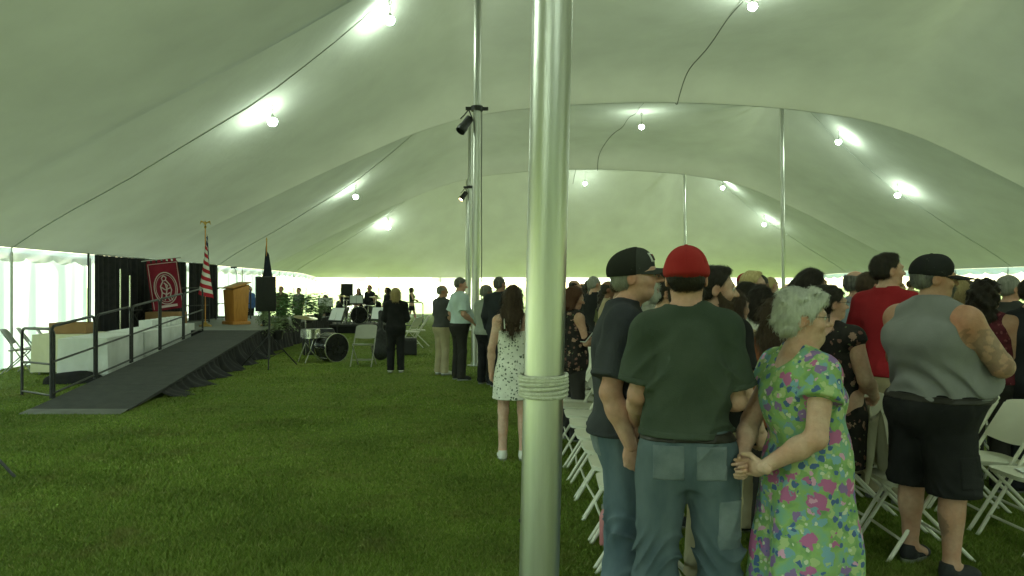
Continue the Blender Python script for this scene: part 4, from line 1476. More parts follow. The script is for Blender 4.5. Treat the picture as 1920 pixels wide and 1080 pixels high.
# grey tank top man
def tattoos(P, T):
    x, y, z = P[:, 0], P[:, 1], P[:, 2]
    n = np.sin(55 * x + 3 * np.sin(40 * z)) * np.sin(60 * z + 2 * np.sin(50 * y)) + .6 * np.sin(90 * y + 30 * x)
    m1 = ((x > .17) & (z < 1.36) & (z > 1.12) & (n > -.35)).astype(float)
    m2 = (((x - .10) ** 2 + (z - .30) ** 2 < .065 ** 2) & (z < .5) & (x > 0) & (n > -.5)).astype(float)
    m3 = (((x - .115) ** 2 + (y + .13) ** 2 + (z - 1.37) ** 2 < .085 ** 2) & (np.abs(np.sqrt((x - .12) ** 2 + (z - 1.37) ** 2) - .06) < .025)).astype(float)
    w = np.clip(m1 * .55 + m2 * .6 + m3 * .5, 0, 1)[:, None]
    T[:, :3] = T[:, :3] * (1 - w) + T[:, :3] * np.array((.42, .52, .56)) * w
    r = np.exp(-(((x - .19) / .10) ** 2 + ((z - 1.38) / .10) ** 2))[:, None] * .6
    T[:, :3] = T[:, :3] * (1 - r) + T[:, :3] * np.array((1.15, .78, .70)) * r
figure('person', 'heavy tattooed man in a grey tank top, black shorts and black cap', pos(1748, 4.4), R(-68), h=1.80, res=.0085, fine=.005,
       head=(R(-32), R(-4), 0), body=dict(wid=1.26, belly=.17, sh=1.10, hip=1.10, arm=1.35, leg=1.22, back=.05, chest=1.1, trap=1.3), full=.22,
       arms={1: dict(E=(.315, .12, 1.16), W=(.11, .34, 1.20), d=(-1, .05, .12), n=(0, -1, 0), s=(0, 0, 1), curl=.3),
             -1: dict(E=(-.34, .12, 1.16), W=(-.10, .37, 1.13), d=(1, .05, .05), n=(0, -1, 0), s=(0, 0, 1), curl=.3)},
       legs={1: dict(hip=(.10, -.01, .90), knee=(.13, .0, .49), ank=(.14, -.03, .085)), -1: dict(hip=(-.10, -.01, .90), knee=(-.145, .02, .49), ank=(-.17, .03, .085))},
       top=dict(type='tank', mat=GREY, name='tank_top', hem=.96, loose=.004, off=.017, amp=.012, fold='rib'),
       bottom=dict(type='shorts', mat=BLACK, name='shorts', kr=.135, hem=.46, off=.02, waist=1.0, amp=.007, belt=BELT,
                   patches=[('cargo_pocket', (.24, .02, .60), (.12, .20, .17), (0, 0, 0), BLACK), ('pocket_tag', (.25, .06, .66), (.12, .09, .022), (0, 0, 0), GREY)]),
       hair=('crop', 'salt'), beard=('goatee', 'salt'), skin='tan', tint=tattoos, seed=31, hand_h=.004, group=FORE,
       hat=dict(mat=BLACK, brim=True, tilt=R(2), patch=[('patch_border', .05, .03, GREY, .003)]))
# ------------------------------------------------------------------ people a few rows in, and those standing on the lawn
MID = 'people standing in the middle rows'
KHAKI = fabric('khaki cotton', (0.36, 0.31, 0.20)); DARKP = fabric('dark trousers', (0.028, 0.026, 0.024)); JEANS = fabric('plain jeans', (0.045, 0.065, 0.095), (0.08, 0.105, 0.135))
WHITEC = fabric('white cotton', (0.62, 0.61, 0.56)); BEIGE = fabric('beige knit', (0.42, 0.34, 0.22)); RUST = fabric('rust blouse', (0.19, 0.065, 0.03))
LAV = fabric('lavender grey shirt', (0.24, 0.24, 0.29)); LBLUE = fabric('light blue shirt', (0.30, 0.38, 0.43)); POLO = fabric('red polo pique', (0.26, 0.014, 0.022), (0.32, 0.02, 0.03), bs=400)
MAROON = floral('maroon lace', (0.075, 0.012, 0.02), [((0.16, 0.05, 0.06), 40, .35, .5)], 12, [(0.055, 0.01, 0.016), (0.10, 0.018, 0.028)])
SUIT = fabric('charcoal suit wool', (0.05, 0.05, 0.05), (0.07, 0.07, 0.068)); DSUIT = fabric('dark navy suit', (0.024, 0.026, 0.032))
GSWEAT = fabric('grey sweater', (0.26, 0.28, 0.25)); DGREY = fabric('dark grey shirt', (0.06, 0.06, 0.062)); PALEB = fabric('pale blue shirt', (0.46, 0.54, 0.55))
BFLOR = floral('black floral print', (0.016, 0.014, 0.014), [((0.30, 0.19, 0.15), 13, .34, .55), ((0.16, 0.085, 0.07), 19, .30, .5), ((0.11, 0.13, 0.07), 24, .22, .5)], 8, [(0.012, 0.011, 0.011), (0.028, 0.024, 0.022)])
DITSY = floral('white ditsy print', (0.66, 0.66, 0.60), [((0.10, 0.12, 0.09), 34, .34, .6), ((0.36, 0.34, 0.28), 44, .22, .4)], 10, [(0.60, 0.60, 0.54), (0.70, 0.70, 0.63)])
TEAL = fabric('blue print blouse', (0.05, 0.09, 0.2)); REDP = floral('red and white print', (0.5, 0.05, 0.06), [((0.65, 0.62, 0.58), 14, .4, .5)], 9)
def A(E=(.235, -.02, 1.12), W=(.235, .10, .89), **k):
    """both arms alike"""
    d = dict(d=(0, .3, -1), n=(-1, 0, 0), s=(0, 1, 0), curl=.45); d.update(k)
    o = dict(d); o['n'] = (-d['n'][0], *d['n'][1:]); o['d'] = (-d['d'][0], *d['d'][1:])
    return {1: dict(E=E, W=W, **d), -1: dict(E=(-E[0], *E[1:]), W=(-W[0], *W[1:]), **o)}
FRONT = A((.23, .02, 1.12), (.07, .20, .99), d=(-.9, .3, -.2), n=(0, -1, 0), s=(0, 0, 1))
BUSTY = dict(wid=1.0, bust=.05, hip=1.06, sh=.9, arm=.88)
MIDS = []
def mid(label, x, D, yaw, **k):
    MIDS.append(((x - 960) / F_PX * D, D))
    k.setdefault('res', .012); k.setdefault('fine', .0065); k.setdefault('hand_h', .0065); k.setdefault('group', MID)
    z = k.pop('z', 0)
    p = pos(x, D)
    return figure('person', label, (p[0], p[1], z), R(yaw), **k)
mid('bearded young man in black looking right, behind the red cap man', 1338, 4.15, -62, h=1.735, head=(R(-32), R(-6), 0), body=dict(wid=1.08, belly=.03), arms=A(), fine=.005,
    top=dict(type='tee', mat=BLACK, sleeve=.7, sr=.02), bottom=dict(type='pants', mat=KHAKI), hair=('short', 'dark'), beard=('full', 'brown'), skin='fair', seed=41)
mid('young man with short dark hair half hidden behind the trucker cap man', 1246, 5.3, -75, h=1.70, head=(R(-12), 0, 0), arms=A(), top=dict(type='tee', mat=WHITEC), bottom=dict(type='pants', mat=DARKP), hair=('short', 'dark'), seed=42)
mid('person in a beige top behind the bearded man in black', 1378, 5.2, -60, h=1.60, fem=1, body=BUSTY, arms=A(), top=dict(type='tee', mat=BEIGE, sleeve=1.6), bottom=dict(type='pants', mat=KHAKI), hair=('long', 'brown'), seed=43)
mid('woman with long dark hair and a black top right of the bearded man', 1404, 6.4, -70, h=1.66, fem=1, head=(R(-18), 0, 0), body=BUSTY, arms=A(), top=dict(type='sleeveless', mat=BLACK), bottom=dict(type='pants', mat=DARKP), hair=('long', 'dark'), seed=44)
mid('dark haired woman in a white sleeveless top and jeans seen from behind', 1428, 5.9, -22, h=1.63, fem=1, head=(R(-20), 0, 0), body=dict(wid=1.06, bust=.05, hip=1.1, sh=.94, arm=1.0), arms=FRONT, top=dict(type='sleeveless', mat=WHITEC, hem=.93, loose=.02), bottom=dict(type='pants', mat=JEANS), hair=('bob', 'dark'), seed=45)
mid('brown haired woman in a rust orange top behind the white haired woman', 1456, 4.7, -55, h=1.555, fem=1, body=BUSTY, arms=A(), top=dict(type='tee', mat=RUST, sleeve=.9), bottom=dict(type='pants', mat=DARKP), hair=('long', 'brown'), seed=46)
mid('dark haired woman with glasses in a black floral sleeveless dress', 1556, 5.0, -58, h=1.63, fem=1, full=.1, fine=.005, res=.009, hand_h=.005, head=(R(-30), R(-2), 0), body=dict(wid=1.16, bust=.08, hip=1.12, belly=.05, arm=1.15, sh=.97),
    arms={1: dict(E=(.27, .0, 1.12), W=(.20, .22, .98), d=(-.6, .6, -.4), n=(-.6, -.6, 0), s=(0, 0, 1), curl=.5), -1: dict(E=(-.26, .0, 1.12), W=(-.12, .24, 1.0), d=(.8, .4, -.3), n=(.4, -.8, 0), s=(0, 0, 1), curl=.5)},
    top=dict(type='dress', mat=BFLOR, name='dress', sleeve=.12, hem=.52, fold='drape', amp=.008, backneck=.12, rows=[(.48, 0, 0, .26, .22), (.75, 0, .01, .245, .205), (.92, 0, .015, .225, .19), (1.0, 0, .02, .205, .175)]),
    hair=('pixie', 'dark'), glasses=True, skin='fair', seed=47)
mid('long haired bearded man in a dark shirt behind the black floral dress', 1524, 6.1, -70, h=1.76, head=(R(-14), 0, 0), body=dict(wid=1.08), arms=A(), top=dict(type='tee', mat=DGREY), bottom=dict(type='pants', mat=DARKP), hair=('bob', 'dark'), beard=('full', 'dark'), skin='tan', seed=48)
mid('bald man with glasses in a lavender grey shirt', 1606, 7.1, -72, h=1.775, head=(R(-14), 0, 0), body=dict(wid=1.1, belly=.05), arms=A(), top=dict(type='polo', mat=LAV, sleeve=1.7), bottom=dict(type='pants', mat=DARKP), hair=('fringe', 'salt'), glasses=True, skin='pink', seed=49)
mid('brown haired man in a light blue shirt beside the red polo', 1630, 6.5, -55, h=1.75, head=(R(-20), 0, 0), body=dict(wid=1.05), arms=A(), top=dict(type='polo', mat=LBLUE, sleeve=1.8), bottom=dict(type='pants', mat=KHAKI), hair=('crop', 'brown'), skin='pink', seed=50)
mid('tall dark haired man in a red polo shirt and khaki trousers', 1664, 5.9, -58, h=1.88, fine=.005, head=(R(-30), 0, 0), body=dict(wid=1.03, sh=1.04), arms=A(), top=dict(type='polo', mat=POLO, sleeve=.75, sr=.02), bottom=dict(type='pants', mat=KHAKI), hair=('short', 'dark'), skin='fair', seed=51)
mid('woman with long blond hair behind the black cap', 1796, 6.6, -50, h=1.70, fem=1, body=BUSTY, arms=A(), top=dict(type='tee', mat=BEIGE), bottom=dict(type='pants', mat=DARKP), hair=('long', 'blond'), seed=52)
mid('curly dark haired woman in a maroon lace sleeveless top', 1850, 6.2, -50, h=1.67, fem=1, full=.08, head=(R(-30), 0, 0), body=dict(wid=1.15, bust=.07, hip=1.1, belly=.03, arm=1.15), arms=FRONT, top=dict(type='sleeveless', mat=MAROON, hem=.90, loose=.02), bottom=dict(type='pants', mat=DARKP), hair=('curly', 'dark'), skin='tan', seed=53)
mid('grey haired man in a charcoal suit at the right', 1893, 6.9, -60, h=1.73, head=(R(-20), 0, 0), body=dict(wid=1.12, belly=.04), arms=A(), top=dict(type='suit', mat=SUIT, sleeve=1.92, hem=.80, collar_mat=WHITEC), bottom=dict(type='pants', mat=SUIT), hair=('crop', 'grey'), skin='pink', seed=54)
mid('dark suited person cut by the right edge', 1938, 6.0, -70, h=1.70, arms=A(), top=dict(type='suit', mat=DSUIT, sleeve=1.9, hem=.8), bottom=dict(type='pants', mat=DSUIT), hair=('short', 'dark'), skin='tan', seed=55)
mid('woman in a black floral dress holding a phone right of the pole', 1074, 8.2, -62, h=1.62, fem=1, head=(R(-20), R(-18), 0), body=BUSTY,
    arms={1: dict(E=(.25, .02, 1.12), W=(.14, .28, 1.16), d=(-.3, .8, .3), n=(-.5, -.2, .6), s=(0, 0, 1), curl=.6), -1: dict(E=(-.24, .02, 1.12), W=(-.1, .26, 1.12), d=(.4, .8, .2), n=(.5, -.2, .6), s=(0, 0, 1), curl=.6)},
    top=dict(type='sleeveless', mat=BFLOR, hem=.62, loose=.03), bottom=dict(type='pants', mat=DARKP), hair=('bob', 'auburn'), skin='tan', seed=56)
# on the open lawn
LAWNP = 'people standing on the open lawn'
mid('young woman in a short white ditsy sundress with long dark hair, from behind', 962, 7.25, -4, h=1.635, fem=1, body=dict(wid=.94, bust=.04, hip=1.02, sh=.9, arm=.85, leg=.92), res=.009, fine=.005, hand_h=.005, head=(R(-6), R(-4), 0),
    arms=A((.215, -.02, 1.12), (.225, .04, .88), d=(0, .15, -1)),
    top=dict(type='sundress', mat=DITSY, name='sundress', hem=.62, fold='drape', amp=.005, topz=1.305, off=.010, rows=[(.58, 0, -.01, .205, .175), (.75, 0, -.012, .192, .16), (.92, 0, -.015, .18, .138), (1.02, 0, 0, .155, .115)]),
    hair=('long', 'brown'), skin='fair', shoes=SHOE_W, seed=57, group=LAWNP)
mid('tall man in a dark suit jacket seen from behind left of the sundress', 937, 12.6, -18, h=1.79, head=(R(-25), 0, 0), body=dict(wid=1.12), arms=A(), top=dict(type='suit', mat=DSUIT, sleeve=1.92, hem=.80), bottom=dict(type='pants', mat=DSUIT), hair=('crop', 'salt'), skin='tan', seed=58, group=LAWNP)
mid('grey haired woman in a grey sweater and black trousers behind the slim pole', 912, 12.9, -40, h=1.65, fem=1, head=(R(-20), R(-5), 0), body=dict(wid=1.1, bust=.05, hip=1.05), arms=FRONT, top=dict(type='tee', mat=GSWEAT, sleeve=1.9, hem=.88, loose=.02), bottom=dict(type='pants', mat=BLACK), hair=('pixie', 'grey'), seed=59, group=LAWNP)
mid('big man in a pale blue shirt and dark trousers looking down', 862, 13.5, -62, h=1.79, head=(R(-18), R(-14), 0), body=dict(wid=1.14, belly=.09, arm=1.05), full=.15,
    arms={1: dict(E=(.27, -.05, 1.13), W=(.20, .17, .98), d=(-.4, .8, -.3), n=(-.8, -.3, 0), s=(0, 0, 1), curl=.4), -1: dict(E=(-.27, -.05, 1.13), W=(-.22, .17, .95), d=(.3, .7, -.4), n=(.8, -.3, 0), s=(0, 0, 1), curl=.4)},
    top=dict(type='polo', mat=PALEB, sleeve=.85, sr=.02, hem=.965), bottom=dict(type='pants', mat=DARKP, belt=BELT), hair=('crop', 'salt'), skin='pink', seed=60, group=LAWNP)
mid('grey haired man in a dark shirt and khaki trousers behind the pale blue shirt', 829, 14.3, -50, h=1.66, head=(R(-30), R(-8), 0), body=dict(wid=1.1, belly=.05), arms=FRONT, top=dict(type='polo', mat=DGREY, sleeve=.9, hem=.93), bottom=dict(type='pants', mat=KHAKI), hair=('fringe', 'grey'), skin='tan', shoes=SHOE_W, seed=61, group=LAWNP)
mid('blond woman in a black jacket and black trousers standing alone, from behind', 742, 14.7, 10, h=1.60, fem=1, head=(R(-6), 0, 0), body=dict(wid=1.06, hip=1.04, bust=.03), arms=FRONT, top=dict(type='suit', mat=BLACK, sleeve=1.92, hem=.82), bottom=dict(type='pants', mat=BLACK, kr=.085, ar=.075), hair=('bob', 'blond'), skin='fair', shoes=SHOE_W, seed=62, group=LAWNP)
mid('young woman in a black dress walking by the far opening', 772, 35, -75, h=1.60, fem=1, body=BUSTY, res=.02, fine=.012, hand_h=None, eyes=False, legs={1: dict(knee=(.09, .12, .50), ank=(.09, .22, .085)), -1: dict(knee=(-.09, -.06, .49), ank=(-.09, -.30, .12))},
    arms=A((.21, .05, 1.15), (.15, .26, 1.1)), top=dict(type='sundress', mat=BLACK, hem=.60, topz=1.42, fold='drape', amp=.004, rows=[(.55, 0, 0, .20, .17), (.75, 0, 0, .19, .15), (1.02, 0, 0, .155, .115)]), hair=('bob', 'dark'), seed=63, group=LAWNP)

# ------------------------------------------------------------------ folding chairs
RESIN = mat('white resin', (0.66, 0.65, 0.55), 0.5, (0.60, 0.59, 0.49), 3.0, 0.08, 60, spec=.35)
GRSEAT = mat('grey painted steel', (0.22, 0.22, 0.21), 0.45, (0.27, 0.27, 0.255), 6.0, metal=.3)
BRSEAT = mat('beige painted steel', (0.30, 0.30, 0.25), 0.4, (0.34, 0.34, 0.28), 6.0, metal=.3)
def rounded(w, d, r, n=5):
    out = []
    for cx, cz, a0 in ((w / 2 - r, d / 2 - r, 0), (-w / 2 + r, d / 2 - r, 90), (-w / 2 + r, -d / 2 + r, 180), (w / 2 - r, -d / 2 + r, 270)):
        for i in range(n + 1):
            a = R(a0 + 90 * i / n)
            out.append((cx + r * math.cos(a), cz + r * math.sin(a)))
    return out
def make_chair(m):
    t = thing('folding_chair', '', 'chair')
    # seat, dished slightly
    g = MB()
    o = rounded(.41, .40, .10)
    n = len(o)
    top = [(x, y + .02, .452 - .010 * (1 - (x / .2) ** 2) * (1 - ((y) / .2) ** 2) + .012 * (y / .2)) for x, y in o]
    bot = [(x * .97, y * .97 + .02, .424 + .012 * (y / .2)) for x, y in o]
    c = (0, .02, .440)
    cb = (0, .02, .424)
    g.raw(top + bot + [c, cb], [(i, (i + 1) % n, 2 * n) for i in range(n)] + [(n + (i + 1) % n, n + i, 2 * n + 1) for i in range(n)] + [(i, n + i, n + (i + 1) % n, (i + 1) % n) for i in range(n)])
    g.build('seat', m, t)
    # backrest, bowed backwards
    def fr(z):                                   # the main tube leans back
        k = z / .80
        return .24 - .50 * k
    g = MB()
    P, Q = [], []
    for j in range(7):
        z = .565 + .245 * j / 6
        rowf, rowb = [], []
        for i in range(11):
            x = -.205 + .41 * i / 10
            zz = z + (.02 * (1 - (x / .205) ** 4) if j == 6 else 0) - (.018 * (1 - (x / .205) ** 2) if j == 0 else 0)
            y = fr(zz) - .030 * (1 - (x / .205) ** 2)
            rowf.append((x, y + .012, zz)); rowb.append((x, y - .012, zz))
        P.append(rowf); Q.append(rowb)
    for grid_ in (P, Q):
        g.grid(grid_)
    for (r0, r1) in ((P[0], Q[0]), (P[-1], Q[-1])):
        g.grid([r0, r1])
    for i in (0, -1):
        g.grid([[r[i] for r in P], [r[i] for r in Q]])
    g.build('backrest', m, t)
    for s in (-1, 1):
        g = MB().tube([(s * .215, .245, .0), (s * .215, .235, .012), (s * .215, fr(.40), .40), (s * .212, fr(.79), .79)], .0125, 7)
        g.build('front_leg', m, t)
        g = MB().tube([(s * .192, -.275, .0), (s * .192, -.262, .012), (s * .192, .15, .425)], .0115, 7)
        g.build('rear_leg', m, t)
    g = MB().tube([(-.215, fr(.13), .13), (.215, fr(.13), .13)], .009, 6); g.build('crossbar', m, t)
    g = MB().tube([(-.192, -.155, .12), (.192, -.155, .12)], .009, 6); g.build('crossbar', m, t)
    return t
chair0 = make_chair(RESIN)
CH = []
for k in range(6):
    X = .72 + .86 * k
    d0 = [4.15, 5.0, 4.75, 4.35, 4.7, 5][k]
    for j in range([14, 3, 6, 6, 5, 3][k]):
        D = d0 + .50 * j
        if k and any((X - .05 - mx_) ** 2 + (D - my_) ** 2 < .31 ** 2 for mx_, my_ in MIDS):
            continue
        CH.append((k, j, X + .015 * math.sin(7 * j + k), D))
CHAIR_SKIP = set()
nch = 0
for k, j, X, D in CH:
    if (k, j) in CHAIR_SKIP:
        continue
    o = chair0 if nch == 0 else copy_tree(chair0)
    nch += 1
    o.location = (X, D, 0)
    o.rotation_euler = (0, 0, R(90 + 3 * math.sin(11 * j + 5 * k)))
    tag(o, f'white resin folding chair, {nth(j)} from the near end of the {nth(k)} row from the left', 'chair', 'white folding chairs in rows')
# ------------------------------------------------------------------ the far crowd: prototypes copied with their own colours
CROWD = 'people in the far crowd'
KW = dict(res=.020, fine=.011, hand_h=None, eyes=False)
TW = fabric('crowd cloth', (0.2, 0.2, 0.2))
UN = MIDS[:]
def proto(style, **k):
    p = figure('person', '', (0, 0, 0), 0, **KW, **k)
    return p
P_MAN = dict(arms=A(), bottom=dict(type='pants', mat=DARKP))
PROTOS = [
    ('man', 'short', proto(0, h=1.75, top=dict(type='tee', mat=TW), hair=('short', 'dark', .011), **P_MAN)),
    ('man', 'cropped', proto(0, h=1.75, body=dict(wid=1.1, belly=.05), top=dict(type='polo', mat=TW, sleeve=1.7), hair=('crop', 'brown', .011), **P_MAN)),
    ('man', 'thinning', proto(0, h=1.75, body=dict(wid=1.12, belly=.06), top=dict(type='polo', mat=TW), hair=('fringe', 'grey', .011), skin='pink', **P_MAN)),
    ('man', 'cap', proto(0, h=1.75, body=dict(wid=1.08), top=dict(type='tee', mat=TW), hair=('crop', 'brown', .011), hat=dict(mat=TW), **P_MAN)),
    ('woman', 'long', proto(0, h=1.68, fem=1, body=BUSTY, top=dict(type='sleeveless', mat=TW), hair=('long', 'brown', .011), **P_MAN)),
    ('woman', 'bobbed', proto(0, h=1.68, fem=1, body=BUSTY, top=dict(type='tee', mat=TW, sleeve=1.5), hair=('bob', 'dark', .011), **P_MAN)),
    ('woman', 'curly', proto(0, h=1.68, fem=1, body=dict(BUSTY, wid=1.1), top=dict(type='tee', mat=TW), hair=('curly', 'dark', .012), skin='tan', **P_MAN)),
    ('woman', 'tied back', proto(0, h=1.68, fem=1, body=BUSTY, top=dict(type='tee', mat=TW), hair=('bun', 'brown', .011), **P_MAN)),
    ('man', 'suit', proto(0, h=1.75, body=dict(wid=1.1), top=dict(type='suit', mat=DSUIT, sleeve=1.9, hem=.8, collar_mat=WHITEC), hair=('crop', 'salt', .011), **P_MAN)),
]
COLS = {'black': (.016, .016, .017), 'navy': (.022, .032, .075), 'blue': (.05, .10, .26), 'pale blue': (.33, .42, .50), 'white': (.58, .57, .52), 'grey': (.16, .16, .16), 'red': (.30, .03, .035), 'maroon': (.10, .016, .024),
        'olive': (.075, .08, .035), 'beige': (.40, .33, .22), 'teal': (.04, .15, .15), 'purple': (.10, .05, .16), 'pink': (.48, .22, .25), 'charcoal': (.04, .04, .042)}
CM = {k: fabric('cloth ' + k, v) for k, v in COLS.items()}
HN = {'dark': 'dark', 'brown': 'brown', 'grey': 'grey', 'salt': 'greying', 'blond': 'blond', 'auburn': 'auburn', 'white': 'white'}
def set_mat(o, names, m):
    for c in o.children:
        if c.name.split('.')[0] in names:
            c.material_slots[0].link = 'OBJECT'; c.material_slots[0].material = m
            for g_ in c.children:
                g_.material_slots[0].link = 'OBJECT'; g_.material_slots[0].material = m
CROWD_KEEP = {0, 1, 2, 4, 5, 6, 8, 9, 10, 11, 12, 14, 20, 33, 34, 39, 41, 42, 44, 73, 79, 80, 82, 105, 106, 108, 111, 132, 137, 142, 162, 163, 170, 192, 197, 201, 242, 268, 269, 361, 397}
cr = random.Random(5)
cand = []
for k in range(0, 19):
    for j in range(62):
        X = .45 + .86 * k + cr.uniform(-.12, .12) - .03 * (j * .02)
        D = 6.9 + .54 * j + cr.uniform(-.12, .12)
        pr = cr.random(); kind = cr.randrange(len(PROTOS)); colr = cr.choice(list(COLS)); hc = cr.choice(['dark', 'dark', 'dark', 'brown', 'brown', 'brown', 'auburn', 'grey', 'salt', 'blond'])
        sk = cr.choice(['fair', 'fair', 'pink', 'tan', 'tan', 'brown']); hh = cr.uniform(.955, 1.05); yw = cr.uniform(-105, -45)
        if pr > (.62 if k else .0) or X / D > .69 or X / D < .075:
            continue
        if any((X - a) ** 2 + (D - b) ** 2 < .42 ** 2 for a, b in UN):
            continue
        if D > 36 - .066 * X or X > 17 - .066 * D:
            continue
        cand.append((X, D, kind, colr, hc, sk, hh, yw))
crowd = []
used_p = set()
for i, (X, D, kind, colr, hc, sk, hh, yw) in enumerate(cand):
    if CROWD_KEEP is not None and i not in CROWD_KEEP and not (1.0 < X < 4.6 and D < 11.5):
        continue
    sex, st, pr_ = PROTOS[kind]
    o = pr_ if kind not in used_p else copy_tree(pr_)
    used_p.add(kind)
    if st == 'suit':
        colr = cr.choice(['black', 'charcoal', 'navy'])
    o.location = (X, D, 0)
    o.rotation_euler = (0, 0, R(yw))
    s_ = o.scale[0] * hh
    crowd.append((o, sex, st, colr, hc, sk, i, s_))
for o, sex, st, colr, hc, sk, i, s_ in crowd:
    o.scale = (s_, s_, s_)
    set_mat(o, ('shirt', 'collar') if st != 'suit' else ('shirt',), CM[colr])
    set_mat(o, ('hair',), HAIR[hc]); set_mat(o, ('body',), SKIN[sk])
    if st == 'cap':
        set_mat(o, ('cap',), CM[['black', 'navy', 'grey', 'red', 'olive'][i % 5]])
    o['crowd_index'] = i
for kind, (_, _, p) in enumerate(PROTOS):
    if kind not in used_p:
        for c in list(p.children_recursive) + [p]:
            bpy.data.objects.remove(c)
# ------------------------------------------------------------------ stage side on the left
CARPET = mat('dark ramp grip', (0.042, 0.043, 0.042), 0.95, (0.058, 0.058, 0.055), 6, 0.5, 200)
DECKM = mat('grey stage deck', (0.17, 0.18, 0.165), 0.7, (0.21, 0.22, 0.2), 3, 0.2, 60)
DRAPE = mat('black drape', (0.010, 0.010, 0.011), 0.9, (0.018, 0.017, 0.018), 8, 0.2, 120, sheen=.0)
OAK = mat('honey oak', (0.58, 0.28, 0.07), 0.45, (0.46, 0.20, 0.045), 7, 0.15, 60, stretch=(5, 5, .5), coat=.2)
CARD = mat('brown cardboard', (0.30, 0.18, 0.085), 0.9, (0.25, 0.15, 0.07), 5)
LINEN = fabric('white linen', (0.66, 0.67, 0.66), (0.72, 0.73, 0.72), bs=300, bump=.2)
CREAM = fabric('cream linen', (0.62, 0.60, 0.44), (0.66, 0.64, 0.48), bs=300, bump=.2)
PAPER = mat('white paper', (0.72, 0.73, 0.72), 0.8)
CHROME = mat('chrome', (0.7, 0.7, 0.68), 0.2, metal=1.0)
DRUMK = mat('black drum shell', (0.015, 0.015, 0.016), 0.25, (0.03, 0.03, 0.03), 9, coat=.4)
HEADM = mat('drum head', (0.55, 0.55, 0.50), 0.5)
GRILLE = mat('speaker grille', (0.012, 0.012, 0.013), 0.7, (0.03, 0.03, 0.03), 200, 0.6, 300)
BRASS = mat('cymbal bronze', (0.42, 0.34, 0.18), 0.3, metal=1.0)
BANNER = fabric('maroon banner cloth', (0.17, 0.012, 0.028), (0.20, 0.018, 0.035), bs=300)
PALE = mat('pale banner print', (0.52, 0.40, 0.40), 0.9)
SH_ = .59
def RX(D):                                        # ramp centre line
    return -5.65 - .12 * (D - 10.1)
def RZ(D):
    return .025 + (SH_ - .025) * (D - 10.1) / 8.3
# ramp
t = thing('access_ramp', 'long dark gripped ramp leading up to the stage', 'ramp', (0, 0, 0))
for k in range(5):
    d0, d1 = 10.1 + 8.3 * k / 5, 10.1 + 8.3 * (k + 1) / 5 - .012
    g = MB()
    c = [(RX(d0) - .65, d0, RZ(d0)), (RX(d0) + .65, d0, RZ(d0)), (RX(d1) + .65, d1, RZ(d1)), (RX(d1) - .65, d1, RZ(d1))]
    g.raw(c + [(x, y, max(z - .05, .004)) for x, y, z in c], [(0, 1, 2, 3), (7, 6, 5, 4), (0, 4, 5, 1), (1, 5, 6, 2), (2, 6, 7, 3), (3, 7, 4, 0)])
    g.build('deck_panel', CARPET, t, smooth=False)
g = MB().raw([(RX(9.8) - .65, 9.8, .006), (RX(9.8) + .65, 9.8, .006), (RX(10.09) + .65, 10.09, .03), (RX(10.09) - .65, 10.09, .03)], [(0, 1, 2, 3)])
g.build('threshold_plate', mat('worn aluminium plate', (0.15, 0.155, 0.14), 0.6, (0.10, 0.10, 0.09), 4), t)
def skirt(path, top, name, parent, flare=.05, seed=0, amp=.03, m=DRAPE):
    """pleated cloth hung along a path of (x,y) with top heights"""
    r = random.Random(seed)
    rows = [[] for _ in range(6)]
    L = 0
    pts = []
    for i in range(len(path) - 1):
        a, b = Vector(path[i]), Vector(path[i + 1])
        n = max(2, int((b - a).length * 26))
        for q in range(n):
            s = q / n
            pts.append((a.lerp(b, s), top[i] + (top[i + 1] - top[i]) * s, (b - a).normalized()))
    pts.append((Vector(path[-1]), top[-1], (Vector(path[-1]) - Vector(path[-2])).normalized()))
    for i, (p, z, d) in enumerate(pts):
        n = Vector((d.y, -d.x))
        w = math.sin(i * .9 + 1.2 * math.sin(i * .13)) * amp + math.sin(i * .37) * amp * .5
        for k in range(6):
            f = k / 5
            q = p + n * (w * (.25 + .75 * f) + flare * f ** 2 * (1 + .6 * math.sin(i * .21)) + .02)
            rows[k].append((q.x, q.y, max(z * (1 - f), .006)))
    return MB().grid(rows).build(name, m, parent, auto=False)
ed = [(RX(d) + .66, d) for d in (11.3, 13, 15, 17, 18.4)]
skirt(ed, [RZ(d) - .02 for d in (11.3, 13, 15, 17, 18.4)], 'skirt', t, .22, 3, .05)
# stage
SX0, SX1, SD0, SD1 = -10.6, -6.0, 18.42, 27.6
st = thing('stage_platform', 'low grey stage with a black pleated skirt', 'stage', (0, 0, 0))
for i in range(4):
    for j in range(2):
        d0 = SD0 + (SD1 - SD0) * i / 4; d1 = SD0 + (SD1 - SD0) * (i + 1) / 4 - .008
        x0 = SX0 + (SX1 - SX0) * j / 2; x1 = SX0 + (SX1 - SX0) * (j + 1) / 2 - .008
        dx0, dx1 = -.05 * (d0 - SD0), -.05 * (d1 - SD0)
        g = MB()
        c = [(x0 + dx0, d0, SH_), (x1 + dx0, d0, SH_), (x1 + dx1, d1, SH_), (x0 + dx1, d1, SH_)]
        g.raw(c + [(x, y, z - .09) for x, y, z in c], [(0, 1, 2, 3), (7, 6, 5, 4), (0, 4, 5, 1), (1, 5, 6, 2), (2, 6, 7, 3), (3, 7, 4, 0)])
        g.build('deck_panel', DECKM, st, smooth=False)
skirt([(SX1 + .01, SD0), (SX1 + .01 - .05 * (SD1 - SD0), SD1)], [SH_ - .01] * 2, 'skirt', st, .06, 5, .03)
skirt([(RX(18.4) + .66, SD0 - .02), (SX1 + .01, SD0 - .02)], [SH_ - .01] * 2, 'skirt', st, .05, 6, .03)
skirt([(SX0, SD0 - .02), (RX(18.4) - .66, SD0 - .02)], [SH_ - .01] * 2, 'skirt', st, .05, 7, .03)
